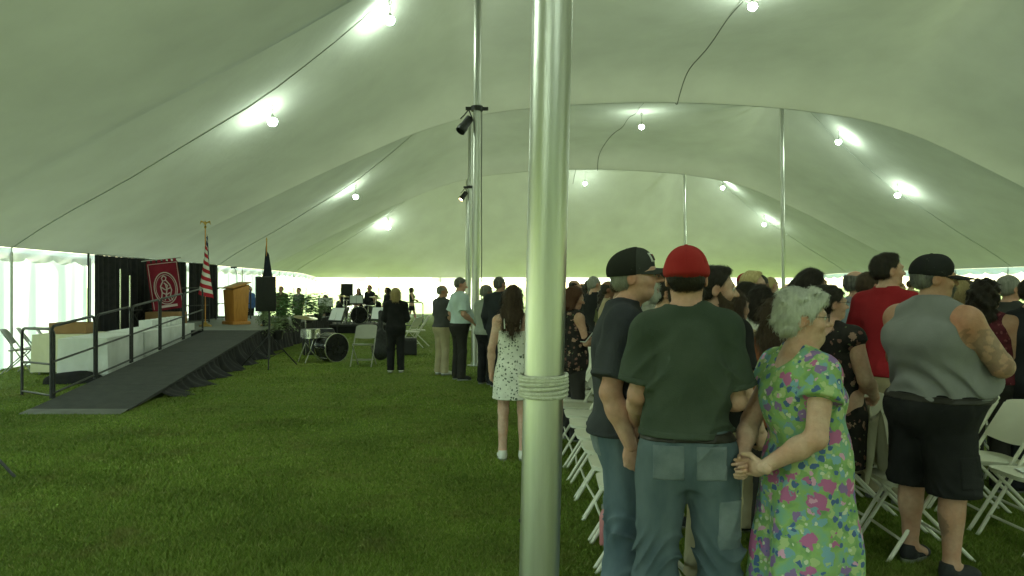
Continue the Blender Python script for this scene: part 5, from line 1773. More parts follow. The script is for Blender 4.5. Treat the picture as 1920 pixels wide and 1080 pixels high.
# guard rails along the ramp's left edge
def guard_rail(d0, d1, label, z0=None, x0=None, low=.06):
    t = thing('guard_rail', label, 'railing', group='black guard rails')
    A_ = Vector((RX(d0) - .68, d0, RZ(d0))) if x0 is None else x0
    B_ = Vector((RX(d1) - .68, d1, RZ(d1))) if z0 is None else z0
    d = B_ - A_
    H_ = 1.0; r = .11
    up = Vector((0, 0, 1)); dn = d.normalized()
    pts = [A_ + up * -.0]
    for a in range(0, 91, 18):
        pts.append(A_ + up * (H_ - r + r * math.sin(R(a))) + dn * (r - r * math.cos(R(a))))
    for a in range(90, -1, -18):
        pts.append(B_ + up * (H_ - r + r * math.sin(R(a))) - dn * (r - r * math.cos(R(a))))
    pts.append(B_)
    MB().tube(pts, .021, 8).build('hoop', BLACKM, t)
    MB().tube([A_ + up * .50, B_ + up * .50], .016, 7).build('mid_rail', BLACKM, t)
    MB().tube([A_ + up * low, B_ + up * low], .016, 7).build('bottom_rail', BLACKM, t)
    return t
ws = ['lowest', 'second', 'third', 'fourth', 'topmost']
for k in range(5):
    d0 = 10.75 + 1.52 * k
    guard_rail(d0, d0 + 1.44, f'black tubular guard rail panel, {ws[k]} along the ramp')
guard_rail(0, 0, 'black handrail loop at the foot of the ramp', x0=Vector((-7.35, 11.6, .0)), z0=Vector((RX(10.75) - .70, 10.85, .03)))
def at(x, D, z=0):
    return Vector(((x - 960) / F_PX * D, D, z))
guard_rail(0, 0, 'black guard rail behind the lectern on the stage', x0=at(405, 24.5, SH_), z0=at(470, 25.0, SH_))
guard_rail(0, 0, 'black guard rail at the back of the stage by the banner', x0=at(338, 21.5, SH_), z0=at(392, 22.5, SH_))
guard_rail(0, 0, 'black guard rail with a rounded end by the far opening', x0=at(742, 31.5, .0), z0=at(793, 31.0, .0))
# tables
def table(label, c, yaw, L, W, m, h=.74, seed=0):
    t = thing('covered_table', label, 'table', (c[0], c[1], 0), yaw, 'cloth covered tables')
    MB().box((0, 0, h - .012), (W, L, .024)).build('table_top', PAPER, t, bevel=.006)
    for sx in (-1, 1):
        for sy in (-1, 1):
            MB().tube([(sx * (W / 2 - .06), sy * (L / 2 - .1), 0), (sx * (W / 2 - .06), sy * (L / 2 - .1), h - .03)], .016, 7).build('leg', GRSEAT, t)
    hw, hl = W / 2 + .012, L / 2 + .012
    per = []
    n = 26
    for i in range(n): per.append((-hw + 2 * hw * i / n, -hl))
    for i in range(n * 2): per.append((hw, -hl + 2 * hl * i / (n * 2)))
    for i in range(n): per.append((hw - 2 * hw * i / n, hl))
    for i in range(n * 2): per.append((-hw, hl - 2 * hl * i / (n * 2)))
    rows = []
    for k in range(7):
        f = k / 6
        row = []
        for i, (x, y) in enumerate(per + per[:1]):
            w = 1 + f * (.035 * math.sin(i * .75 + seed) + .03 * math.sin(i * .31 + seed * 2)) + .05 * f
            row.append((x * (1 + (w - 1) * .8), y * (1 + (w - 1) * .35), h + .004 - (h - .05) * f))
        rows.append(row)
    g = MB().grid(rows)
    g.raw([(x, y, h + .004) for x, y in per], [tuple(range(len(per)))])
    g.build('tablecloth', m, t)
    return t
for k, D in enumerate((14.05, 15.95, 17.75)):
    table(['white clothed table nearest the ramp foot', 'white clothed table in the middle of the ramp row', 'white clothed table by the stage end of the ramp'][k], (-7.42 - .14 * (D - 14), D), R(8), 1.8, .76, LINEN, seed=k)
table('cream clothed table with a brown box beside the ramp foot', (-8.35, 14.7), R(4), .95, .95, CREAM, seed=8)
tb = thing('cardboard_box', 'open brown cardboard tray on the cream table', 'box', (-8.3, 14.65, .748), R(6))
MB().box((0, 0, .006), (.66, .5, .012)).build('base', CARD, tb)
for nm, c, d in (('side', (0, -.25, .1), (.66, .012, .2)), ('side', (0, .25, .1), (.66, .012, .2)), ('side', (-.324, 0, .1), (.012, .488, .2)), ('side', (.324, 0, .1), (.012, .488, .2))):
    MB().box(c, d).build(nm, CARD, tb)
# programme boxes on the last table
for k in range(7):
    D = 16.2 + .36 * k
    o = MB().box((0, 0, .085), (.26, .20, .17)).build('programme_box', PAPER, bevel=.004)
    o.location = (-7.62 - .14 * (D - 16), D, .752); o.rotation_euler = (0, 0, R(8 + 9 * math.sin(k * 3)))
    tag(o, f'white box of programmes on the ramp side tables, {nth(k)} from the near end', 'box', 'white programme boxes')
bb = MB().box((0, 0, .2), (.85, .5, .4)).build('brown_crate', CARD, bevel=.01)
bb.location = at(312, 19.6, SH_); tag(bb, 'brown wooden crate on the stage below the maroon banner', 'crate')
# dark kit bag beneath the near guard rail
g = MB()
rows = []
for i in range(9):
    a = math.pi * i / 8
    rows.append([(x, .16 * math.cos(a) * (1 - .25 * abs(x) / .45), .005 + .2 * math.sin(a) * (1 - .5 * (abs(x) / .45) ** 3) * (1 + .06 * math.sin(9 * x))) for x in [-.45 + .09 * j for j in range(11)]])
g.grid(rows)
o = g.build('duffel_bag', DRAPE); o.location = (-7.35, 13.0, 0); o.rotation_euler = (0, 0, R(10)); tag(o, 'black duffel bag on the grass under the cream table rail', 'bag')

# pipe and drape
def drape(D0, D1, off, label, seed):
    A_ = Vector((-9.42 - .045 * (D0 - 17.5) + off, D0, 0)); B_ = Vector((-9.42 - .045 * (D1 - 17.5) + off, D1, 0))
    t = thing('black_drape', label, 'curtain', group='black drapes on pipes')
    d = (B_ - A_).normalized(); n = Vector((d.y, -d.x, 0))
    L = (B_ - A_).length
    N_ = int(L * 24)
    rows = []
    for k in range(7):
        f = k / 6
        rows.append([(A_ + d * (L * i / N_) + n * ((.045 + .03 * f) * math.sin(i * .95 + seed + 1.1 * math.sin(i * .12)) + .02 * math.sin(i * .41))) + Vector((0, 0, 2.34 - 2.3 * f)) for i in range(N_ + 1)])
    MB().grid(rows).build('cloth', DRAPE, t, auto=False)
    MB().tube([A_ + Vector((0, 0, 2.36)), B_ + Vector((0, 0, 2.36))], .02, 8).build('cross_pipe', STEEL, t)
    for P_ in (A_, B_):
        MB().tube([P_ - n * .14, P_ - n * .14 + Vector((0, 0, 2.38))], .022, 8).build('upright', BLACKM, t)
    return t
drape(17.45, 20.05, 0, 'black pleated drape at the left end behind the ramp rails', 0)
drape(19.95, 22.9, 0, 'black pleated drape behind the maroon banner', 2)
drape(23.25, 25.6, 0, 'narrow black drape behind the striped flag', 4)
# chrome light stands in front of the drape
for x, D, lab in ((225, 18.6, 'thin chrome stand before the left drape'), (243, 18.9, 'shorter chrome stand before the left drape')):
    t = thing('chrome_stand', lab, 'stand', at(x, D, 0), 0, 'chrome stands')
    MB().tube([(0, 0, .15), (0, 0, 2.05 if x < 230 else 1.9)], .022, 8).build('mast', CHROME, t)
    for k in range(3):
        a = 2.1 * k
        MB().tube([(0, 0, .5), (.4 * math.cos(a), .4 * math.sin(a), .01)], .012, 6).build('leg', CHROME, t)
# banner
bn = thing('maroon_banner', 'maroon banner with a pale crest hung before the drape', 'banner', at(303, 19.4, 2.24), R(38))
tiltM = Matrix.Rotation(R(-8), 4, 'Y')
BW, BH = .74, 1.20
rows = []
for k in range(9):
    rows.append([tiltM @ Vector((-BW / 2 + BW * i / 12, .02 * math.sin(i * .8 + k * .3), -BH * k / 8)) for i in range(13)])
MB().grid(rows).build('cloth', BANNER, bn, auto=False)
for i in range(6):
    x = -BW / 2 + BW * (i + .5) / 6
    MB().box(tiltM @ Vector((x, -.01, .035)), (.075, .012, .07), (0, R(-8), 0)).build('hanging_tab', BANNER, bn)
MB().tube([tiltM @ Vector((-BW / 2 - .1, 0, .07)), tiltM @ Vector((BW / 2 + .1, 0, .07))], .015, 8).build('rod', CHROME, bn)
def bline(pts, r=.010, nm='crest_line'):
    MB().tube([tiltM @ Vector((x, -.034 + .0, z)) for x, z in pts], r, 5).build(nm, PALE, bn)
for x in (-1, 1):
    bline([(x * (BW / 2 - .03), -.02), (x * (BW / 2 - .03), -BH + .04)], .008, 'border_line')
bline([(-BW / 2 + .03, -.03), (BW / 2 - .03, -.03)], .008, 'border_line')
oval = [(.27 * math.cos(a), -.66 + .40 * math.sin(a)) for a in [2 * math.pi * i / 28 for i in range(29)]]
bline(oval, .014)
bline([(x * .86, -.66 + (z + .66) * .86) for x, z in oval], .008)
# seated figure with a shield, in strokes
for stroke in ([(-.02, -.34), (-.07, -.40), (-.05, -.47), (.02, -.46), (.04, -.39), (-.02, -.34)], [(-.05, -.48), (-.12, -.60), (-.10, -.76), (-.14, -.92)], [(.03, -.47), (.10, -.58), (.13, -.72), (.08, -.86), (.12, -.98)],
               [(-.10, -.62), (-.02, -.70), (.10, -.66)], [(-.10, -.76), (.0, -.82), (.08, -.78)], [(.0, -.56), (.02, -.70), (-.03, -.9)], [(-.06, -.96), (.0, -.86), (.06, -.98)], [(-.03, -.52), (.05, -.60), (.02, -.66)]):
    bline(stroke, .015)
MB().box(tiltM @ Vector((0, -.03, -BH + .09)), (.44, .012, .06), (0, R(-8), 0)).build('crest_scroll', PALE, bn)

# flags on stands
def flag_cloth(parent, mats_fn, w, h, z_top, mats, seed=0, twist=1.0):
    """a flag hanging in gathered folds from a pole"""
    g = MB()
    nu, nv = 36, 26
    P_ = []
    for j in range(nv + 1):
        v = j / nv
        row = []
        for i in range(nu + 1):
            u = i / nu
            rad = .028 + .018 * math.sin(u * 9 + seed) + (.10 + .10 * v) * v ** .8 * (.5 + .5 * math.sin(u * math.pi))
            a = u * 5.2 * twist + .5 * v + seed
            sag = .40 * w * u * (1 - .3 * u)
            row.append((.02 + rad * math.cos(a) * 1.05 + .03 * v, rad * math.sin(a), z_top - v * h - sag * (1 - .25 * v)))
        P_.append(row)
    g.grid(P_)
    g.mi = [mats_fn(i // nu / nv, (i % nu) / nu) for i in range(len(g.f))]
    return g.build('flag', mats, parent, auto=False)
FR, FWH, FBL = fabric('flag red', (0.34, 0.02, 0.035)), fabric('flag white', (0.62, 0.61, 0.57)), fabric('flag blue', (0.02, 0.03, 0.10))
GOLD = mat('gold plastic', (0.45, 0.30, 0.08), 0.35, metal=.8)
def us(v, u):
    if v < .54 and u < .42:
        return 2
    return 0 if int(v * 13) % 2 == 0 else 1
t = thing('national_flag', 'stars and stripes flag hanging on a staff with an eagle finial', 'flag', at(385, 20.2, SH_), R(30))
MB().lathe([(.16, 0), (.16, .03), (.06, .07), (.03, .12)], n=18).build('base', GOLD, t)
MB().tube([(0, 0, .06), (0, 0, 2.55)], .014, 8).build('staff', OAK, t)
fl = flag_cloth(t, us, 1.35, 1.42, 2.42, [FR, FWH, FBL], .4)
g = MB()
srnd = random.Random(3)
fv = fl.data
cent = [p.center.copy() for p in fv.polygons if p.material_index == 2]
nrm_ = [p.normal.copy() for p in fv.polygons if p.material_index == 2]
for q in range(0, len(cent), 7):
    c, n_ = cent[q], nrm_[q]
    for sgn in (1, -1):
        x = n_.orthogonal().normalized(); y = n_.cross(x)
        pts = [c + n_ * (.004 * sgn) + (x * math.cos(R(36 * i)) + y * math.sin(R(36 * i))) * (.017 if i % 2 else .035) for i in range(10)]
        o_ = MB().raw(pts, [tuple(range(10))]).build('star', FWH, fl, smooth=False)
# eagle finial
e = MB().lathe([(.0001, 2.55), (.03, 2.57), (.035, 2.60), (.02, 2.62), (.0001, 2.63)], n=12)
e.build('finial_ball', GOLD, t)
fb = Field(V3(-.2, -.12, 2.58), V3(.2, .12, 2.84), .008)
fb.add(ell((0, 0, 2.68), (.028, .03, .055), .01), ell((0, .02, 2.745), (.018, .024, .02), .01))
for s in (-1, 1):
    fb.add(cap((s * .02, 0, 2.70), (s * .10, -.01, 2.74), .020, .018, .015), cap((s * .10, -.01, 2.74), (s * .13, -.01, 2.66), .018, .007, .01))
np_mesh('eagle', [fb.mesh()], GOLD, t)
t = thing('dark_flag', 'dark furled flag on a staff rising behind the loudspeaker', 'flag', at(500, 20.6, SH_), R(60))
MB().lathe([(.16, 0), (.16, .03), (.06, .07), (.03, .12)], n=18).build('base', GOLD, t)
MB().tube([(0, 0, .06), (0, 0, 2.25)], .014, 8).build('staff', OAK, t)
flag_cloth(t, lambda v, u: 0, 1.2, 1.2, 2.18, [fabric('dark navy flag', (0.013, 0.015, 0.022))], 1.3)
MB().lathe([(.0001, 2.36), (.02, 2.30), (.012, 2.25), (.018, 2.24), (.0001, 2.23)], n=10).build('spear_tip', GOLD, t)

# lectern with microphone
t = thing('lectern', 'honey oak lectern with a gooseneck microphone on the stage', 'lectern', at(443, 21.4, SH_), R(-42))
MB().prism([(-.31, .0), (.31, .0), (.31, .06), (.27, .09), (-.27, .09), (-.31, .06)], -.26, .26).build('plinth', OAK, t, bevel=.006)
g = MB()
b_ = [(-.25, -.2, .09), (.25, -.2, .09), (.25, .2, .09), (-.25, .2, .09)]
tp = [(-.29, -.24, .95), (.29, -.24, .95), (.29, .24, 1.10), (-.29, .24, 1.10)]
g.raw(b_ + tp, [(0, 1, 2, 3), (4, 5, 6, 7), (0, 4, 5, 1), (1, 5, 6, 2), (2, 6, 7, 3), (3, 7, 4, 0)])
g.build('cabinet', OAK, t, bevel=.008)
MB().box((0, .0, 1.075), (.68, .56, .03), (R(17.5), 0, 0)).build('reading_top', OAK, t, bevel=.006)
MB().box((0, .222, .55), (.34, .016, .62), (R(3), 0, 0)).build('front_panel', OAK, t, bevel=.005)
MB().lathe([(.055, -.006), (.055, .006)], (0, .275, .97), 18, axis=(0, 1, .1)).build('seal', GOLD, t)
MB().tube([(-.18, .12, 1.12), (-.18, .12, 1.35), (-.14, .05, 1.52), (-.10, -.05, 1.57)], .009, 6).build('gooseneck', BLACKM, t)
MB().tube([(-.14, .08, 1.575), (-.06, -.12, 1.565)], .022, 8).build('microphone', BLACKM, t)

# loudspeaker on a tripod
def tripod_stand(label, loc, top, group=None, spread=.55, yaw=0):
    t = thing('tripod_stand', label, 'stand', loc, yaw, group)
    MB().tube([(0, 0, .16), (0, 0, top)], .019, 8).build('pole', BLACKM, t)
    MB().lathe([(.03, .60), (.03, .68)], n=10).build('collar', BLACKM, t)
    for k in range(3):
        a = k * 2.094 + .5
        c_, s_ = math.cos(a), math.sin(a)
        MB().tube([(.025 * c_, .025 * s_, .63), (spread * c_, spread * s_, .012)], .013, 6).build('leg', BLACKM, t)
        MB().tube([(.02 * c_, .02 * s_, .20), (spread * .52 * c_, spread * .52 * s_, .31)], .008, 5).build('brace', BLACKM, t)
    return t
def loudspeaker(label, loc, w, d, h, yaw):
    t = thing('loudspeaker', label, 'speaker', loc, yaw, 'black loudspeakers')
    g = MB()
    o_ = [(-w / 2, -d / 2), (w / 2, -d / 2), (w * .36, d / 2), (-w * .36, d / 2)]
    g.raw([(x, y, 0) for x, y in o_] + [(x, y, h) for x, y in o_], [(0, 1, 2, 3), (7, 6, 5, 4), (0, 4, 5, 1), (1, 5, 6, 2), (2, 6, 7, 3), (3, 7, 4, 0)])
    g.build('cabinet', BLACKM, t, bevel=.012)
    MB().box((0, -d / 2 - .006, h / 2), (w * .9, .012, h * .92)).build('grille', GRILLE, t, bevel=.005)
    MB().box((w / 2 + .0, .05, h * .5), (.016, .12, .04)).build('handle', GRILLE, t)
    return t
q = at(505, 15.6)
tripod_stand('black tripod stand holding the loudspeaker beside the ramp', q, 1.22, spread=.62, yaw=.3)
loudspeaker('black loudspeaker on a tripod beside the ramp', q + Vector((-.10, 0, 1.13)), .40, .36, .70, R(28))
q = at(650, 28)
tripod_stand('tripod stand under the tall speaker behind the band', q, 1.05, spread=.5)
loudspeaker('tall black loudspeaker on a stand behind the drum kit', q + Vector((0, 0, 1.0)), .44, .38, .74, R(15))

# potted ferns
LEAF = mat('fern green', (0.045, 0.10, 0.028), 0.6, (0.085, 0.15, 0.045), 12)
LEAF2 = mat('pale fern', (0.14, 0.19, 0.08), 0.6, (0.20, 0.24, 0.12), 12)
def fern(label, loc, r, seed, m=LEAF, tall=.5):
    t = thing('potted_fern', label, 'plant', loc, 0, 'potted ferns along the stage edge')
    MB().lathe([(.10, 0), (.14, .2), (.15, .2), (.15, .22), (.125, .22), (.12, .17)], n=16).build('pot', BLACKM, t)
    rr = random.Random(seed)
    g = MB()
    for k in range(64):
        a = rr.uniform(0, 6.28); L = r * rr.uniform(.6, 1.1); up = rr.uniform(.25, 1.0) * tall
        stem = []
        for i in range(8):
            s = i / 7
            stem.append(Vector((math.cos(a) * L * s, math.sin(a) * L * s, .2 + up * math.sin(s * 2.0) * 1.1 - .18 * s * s)))
        sd_ = Vector((-math.sin(a), math.cos(a), 0))
        for i in range(1, 8):
            w = .075 * math.sin(math.pi * (i / 8) ** .7) + .012
            for sg in (-1, 1):
                p = stem[i]; dd = (stem[i] - stem[i - 1]).normalized()
                tip = p + sd_ * sg * w + dd * .03 + Vector((0, 0, -.015))
                b0 = p - dd * .018; b1 = p + dd * .012
                g.raw([b0, tip, b1, p + Vector((0, 0, .004))], [(0, 1, 3), (3, 1, 2)])
    fo = g.build('fronds', m, t, smooth=False); fo['kind'] = 'stuff'
    return t
fern('leafy green fern at the front corner of the stage', at(532, 19.2, SH_), .62, 1, tall=.75)
fern('bushy fern second along the stage edge', at(556, 20.6, SH_), .7, 2, tall=.72)
fern('fern third along the stage edge, behind the drums', at(580, 22.2, SH_), .75, 3, tall=.7)
fern('pale green fern at the end of the stage edge', at(597, 23.6, SH_), .75, 4, LEAF2, .6)
fern('low trailing plant hanging at the stage skirt by the speaker', at(521, 18.9, SH_ - .25), .5, 5, LEAF2, .45)
fern('small pale plant at the lectern foot', at(500, 20.3, SH_), .32, 6, LEAF2, .3)
# chairs: grey ones by the wall, the beige one on the lawn, white ones near the far people
gch = make_chair(GRSEAT)
for k, (x, D) in enumerate(((38, 14.6), (66, 15.1), (98, 15.5), (128, 15.8))):
    o = gch if k == 0 else copy_tree(gch)
    o.location = at(x, D); o.rotation_euler = (0, 0, R(-70 + 8 * k))
    tag(o, f'grey metal folding chair by the left wall, {nth(k)} from the left', 'chair', 'grey folding chairs by the wall')
gch = make_chair(BRSEAT)
gch.location = at(682, 15.9); gch.rotation_euler = (0, 0, R(176)); gch['label'] = 'lone beige metal folding chair facing the camera on the lawn'
for k, (x, D, yw) in enumerate(((770, 20.5, 70), (785, 21.3, 100))):
    o = copy_tree(chair0); o.location = at(x, D); o.rotation_euler = (0, 0, R(yw))
    tag(o, ['white folding chair behind the black amplifier', 'white folding chair right of the amplifier, facing left'][k], 'chair', 'stray white chairs')
# on the stage: dark stacking chairs behind the rail
sch = make_chair(mat('black chair', (0.02, 0.02, 0.02), .5))
for k, (x, D, yw) in enumerate(((248, 19.2, -60), (268, 20.0, -60), (290, 20.8, -70))):
    o = sch if k == 0 else copy_tree(sch)
    o.location = at(x, D, SH_); o.rotation_euler = (0, 0, R(yw))
    tag(o, f'black chair on the stage before the drapes, {nth(k)} from the left', 'chair', 'black chairs on stage')
# amplifier, guitar case, music stands, drums
t = thing('amplifier', 'square black amplifier standing on the grass', 'amplifier', at(768, 18.4), R(8))
MB().box((0, 0, .21), (.34, .28, .40)).build('cabinet', BLACKM, t, bevel=.015)
MB().box((0, -.144, .19), (.30, .012, .30)).build('grille', GRILLE, t)
MB().tube([(-.08, 0, .41), (-.08, 0, .435), (.08, 0, .435), (.08, 0, .41)], .01, 6).build('handle', BLACKM, t)
t = thing('guitar_case', 'black instrument case leaning upright behind the beige chair', 'case', at(714, 17.0), R(10))
fb = Field(V3(-.3, -.12, 0), V3(.3, .2, 1.2), .014)
fb.add(ell((0, 0, .24), (.20, .075, .23), .02), ell((0, .02, .52), (.15, .07, .17), .06), cap((0, .03, .6), (0, .07, 1.05), .05, .06, .05, (V3(0, 1, 0), .6)))
np_mesh('shell', [fb.mesh()], BLACKM, t)
MB().tube([(.20, 0, .28), (.245, 0, .30), (.245, 0, .40), (.18, 0, .42)], .011, 6).build('handle', BLACKM, t)
def music_stand(label, loc, yaw, h=1.0, sheet=True):
    t = thing('music_stand', label, 'music stand', loc, yaw, 'music stands')
    MB().tube([(0, 0, .1), (0, 0, h)], .011, 6).build('pole', BLACKM, t)
    for k in range(3):
        a = 2.094 * k
        MB().tube([(0, 0, .22), (.26 * math.cos(a), .26 * math.sin(a), .008)], .008, 5).build('leg', BLACKM, t)
    MB().box((0, 0, h + .12), (.48, .012, .32), (R(-22), 0, 0)).build('desk', BLACKM, t)
    MB().box((0, -.03 - .055, h - .03), (.48, .06, .012), (R(-22), 0, 0)).build('lip', BLACKM, t)
    if sheet:
        for s in (-1, 1):
            MB().box((s * .112, -.014, h + .135), (.215, .004, .29), (R(-22), 0, R(3 * s))).build('sheet', PAPER, t)
    return t
music_stand('music stand with white sheets beside the bass drum', at(632, 17.3), R(-40), .88)
music_stand('music stand with white sheets behind the beige chair', at(714, 18.4), R(-12), .86)
music_stand('music stand with sheets on the far band riser', at(668, 27.2, .3), R(10), .75)
music_stand('music stand with sheets beside the ferns', at(610, 25, 0), R(20), 1.0)
def drum(label, loc, r, h, z, m=DRUMK, name='drum', axis=None, legs=True, yaw=0):
    t = thing(name, label, 'drum', loc, yaw, 'drums')
    ax = Vector(axis) if axis else Vector((0, 0, 1))
    c = Vector((0, 0, z))
    MB().lathe([(r, -h / 2), (r, h / 2)], c, 26, axis=ax).build('shell', m, t)
    for s in (-1, 1):
        MB().lathe([(r + .002, s * h / 2 - .015), (r + .014, s * h / 2 - .015), (r + .014, s * h / 2 + .012), (r + .002, s * h / 2 + .012), (r + .002, s * h / 2 - .015)], c, 26, axis=ax).build('hoop', CHROME, t)
        MB().lathe([(.0001, s * h / 2 + .003), (r, s * h / 2 + .003)], c, 26, axis=ax).build('head', HEADM if axis is None else DRUMK, t)
    Mq = ax.to_track_quat('Z', 'Y').to_matrix()
    for k in range(8):
        a = k * math.pi / 4
        p = Mq @ Vector(((r + .012) * math.cos(a), (r + .012) * math.sin(a), 0))
        MB().bar(c + p - ax * h * .4, c + p + ax * h * .4, .012, .012, up=(.3, .5, .8)).build('lug', CHROME, t)
    if legs:
        for k in range(3):
            a = 2.094 * k + .4
            MB().tube([(r * .4 * math.cos(a), r * .4 * math.sin(a), z - h / 2), (0, 0, .25), (.30 * math.cos(a), .30 * math.sin(a), .01)], .009, 6).build('leg', CHROME, t)
    return t
drum('chrome snare drum on a tripod stand beside the ramp', at(582, 16.6), .19, .17, .62, CHROME)
drum('big black bass drum lying on its side on the lawn', at(622, 16.8), .30, .36, .31, axis=(.75, -.65, 0), legs=False)
drum('black bass drum of the kit on the far riser', at(672, 27.6, .3), .30, .40, .32, axis=(.3, -.95, 0), legs=False)
drum('small tom drum on the far riser', at(652, 27.8, .3), .16, .2, .75)
drum('floor tom on the far riser', at(692, 27.9, .3), .19, .3, .5)
def cymbal(label, loc, h, r=.22, tilt=.15):
    t = thing('cymbal_stand', label, 'cymbal', loc, 0, 'cymbals on stands')
    MB().tube([(0, 0, .1), (0, 0, h + .03)], .01, 6).build('pole', CHROME, t)
    for k in range(3):
        a = 2.094 * k + .2
        MB().tube([(0, 0, .4), (.28 * math.cos(a), .28 * math.sin(a), .01)], .009, 5).build('leg', CHROME, t)
    MB().lathe([(.0001, .025), (.03, .02), (.045, .008), (r, -.012), (r, -.015), (.045, .004), (.0001, .018)], (0, 0, h), 24, axis=(tilt, -.1, 1)).build('cymbal', BRASS, t)
cymbal('wide cymbal on a stand before the ferns', at(573, 16.9), .96, .26)
cymbal('cymbal over the kit on the far riser, left', at(645, 27.4, .3), 1.0)
cymbal('cymbal over the kit on the far riser, right', at(704, 27.7, .3), .95)
# black monitor wedge by the snare
t = thing('stage_monitor', 'black wedge monitor box behind the snare drum', 'speaker', at(600, 18.6), R(20))
MB().prism([(-.4, 0), (.4, 0), (.4, .30), (.3, .62), (-.3, .62), (-.4, .30)], -.2, .2).build('cabinet', BLACKM, t, bevel=.01)
MB().box((0, -.206, .3), (.62, .012, .4)).build('grille', GRILLE, t)
# riser
t = thing('band_riser', 'low black riser platform under the far drum kit', 'platform', at(680, 28.3), R(4))
MB().box((0, 0, .27), (2.6, 2.6, .06)).build('deck', CARPET, t)
MB().box((0, -1.27, .12), (2.6, .02, .24)).build('skirt', DRAPE, t)
MB().box((1.27, 0, .12), (.02, 2.5, .24)).build('skirt', DRAPE, t)
# near tripod at the left edge of the frame
tripod_stand('black camera tripod cut by the left edge, only a leg showing', (-4.82, 6.55, 0), 1.5, spread=.62, yaw=-.52)

# performers and helpers in black near the band
BANDP = 'people around the band'
def far(label, x, D, yaw, z=0, **k):
    k2 = dict(res=.017, fine=.010, hand_h=None, eyes=False, group=BANDP); k2.update(k)
    p = at(x, D, z)
    return figure('person', label, p, R(yaw), **k2)
BT_ = dict(top=dict(type='tee', mat=BLACK, sleeve=1.6), bottom=dict(type='pants', mat=BLACK))
far('young person in black with short dark hair behind the far kit', 693, 30.0, 150, h=1.70, arms=A(), hair=('short', 'dark', .01), skin='tan', seed=71, **BT_)
far('woman in black with long hair left of the far kit', 672, 30.0, 165, h=1.58, fem=1, body=BUSTY, arms=FRONT, hair=('long', 'dark', .01), skin='tan', seed=72, **BT_)
far('person in black with curly hair right of the far kit', 726, 29.0, 120, h=1.60, arms=FRONT, hair=('curly', 'dark', .011), skin='tan', seed=73, **BT_)
far('person in a blue shirt standing behind the lectern', 468, 28.2, -120, 0, h=1.66, arms=A(), top=dict(type='polo', mat=CM['blue'], sleeve=1.8), bottom=dict(type='pants', mat=BLACK), hair=('crop', 'dark', .01), seed=74)
far('person with fair hair behind the stage ferns', 527, 27.0, 170, h=1.66, arms=A(), top=dict(type='tee', mat=CM['olive']), bottom=dict(type='pants', mat=BLACK), hair=('crop', 'brown', .01), seed=75)
far('dark haired person behind the ferns near the far wall', 560, 29.0, 160, h=1.60, arms=A(), top=dict(type='tee', mat=CM['grey']), bottom=dict(type='pants', mat=BLACK), hair=('short', 'dark', .01), seed=76)
def seat_pose():
    return {1: dict(hip=(.09, -.02, .90), knee=(.12, .40, .86), ank=(.12, .42, .45)), -1: dict(hip=(-.09, -.02, .90), knee=(-.12, .40, .86), ank=(-.12, .42, .45))}
for k, (x, D, hc, lab) in enumerate(((610, 27.5, 'dark', 'seated musician in black left of the far kit'), (704, 28.6, 'brown', 'seated drummer in black at the far kit'), (640, 30.5, 'dark', 'seated musician half hidden behind the tall speaker'))):
    f_ = far(lab, x, D, 150, -.36, h=1.70, arms=FRONT, legs=seat_pose(), hair=('short', hc, .01), seed=80 + k, **BT_)
    o = copy_tree(sch); o.location = at(x, D - .05); o.rotation_euler = (0, 0, R(150)); tag(o, lab.split(' in ')[0].replace('half hidden', '').strip().replace('seated', 'black chair under the seated') + ' ' + ['left', 'at the kit', 'behind the speaker'][k], 'chair', 'band chairs')
# ------------------------------------------------------------------ small things on the right
t = thing('water_bottle', 'pink water bottle standing on the grass under the first chair row', 'bottle', at(1134, 4.85), 0)
MB().lathe([(.030, 0), (.034, .008), (.034, .18), (.026, .205), (.018, .22), (.018, .23)], n=18).build('flask', mat('pink bottle', (0.42, 0.16, 0.17), .35), t)
MB().lathe([(.021, .23), (.021, .255), (.0001, .256)], n=14).build('lid', GRSEAT, t)
# cream cardigan over a chair back
g = MB()
rows = []
for k in range(13):
    f = k / 12
    row = []
    for i in range(17):
        u = i / 16 - .5
        a = f * 2 - 1
        z = .84 - .40 * abs(a) ** 1.2 - .03 * math.sin(u * 14 + a * 2)
        row.append((u * (.40 + .16 * abs(a)) + .02 * math.sin(a * 5), -.27 + a * (.07 + .05 * abs(a)) + .02 * math.sin(u * 17 + 3 * a), z))
    rows.append(row)
g.grid(rows)
o = g.build('cardigan', fabric('cream knit', (0.60, 0.57, 0.42), (0.68, 0.65, 0.5), bs=200), auto=False)
o.location = at(1560, 4.95); o.location.z = .0; o.scale = (.8, .8, 1); o.rotation_euler = (0, 0, R(95)); tag(o, 'cream knitted cardigan draped over a chair beside the black floral dress', 'cardigan')
PH = mat('phone case', (0.55, 0.55, 0.52), .4)
t = thing('mobile_phone', 'pale mobile phone held by the woman right of the pole', 'phone', at(1100, 8.0, 1.10), R(-50))
MB().box((0, 0, 0), (.075, .012, .15), (R(-50), 0, 0)).build('case', PH, t, bevel=.004)
MB().box((0, -.004, .004), (.067, .006, .138), (R(-50), 0, 0)).build('screen', mat('dark screen', (.01, .01, .012), .1), t)
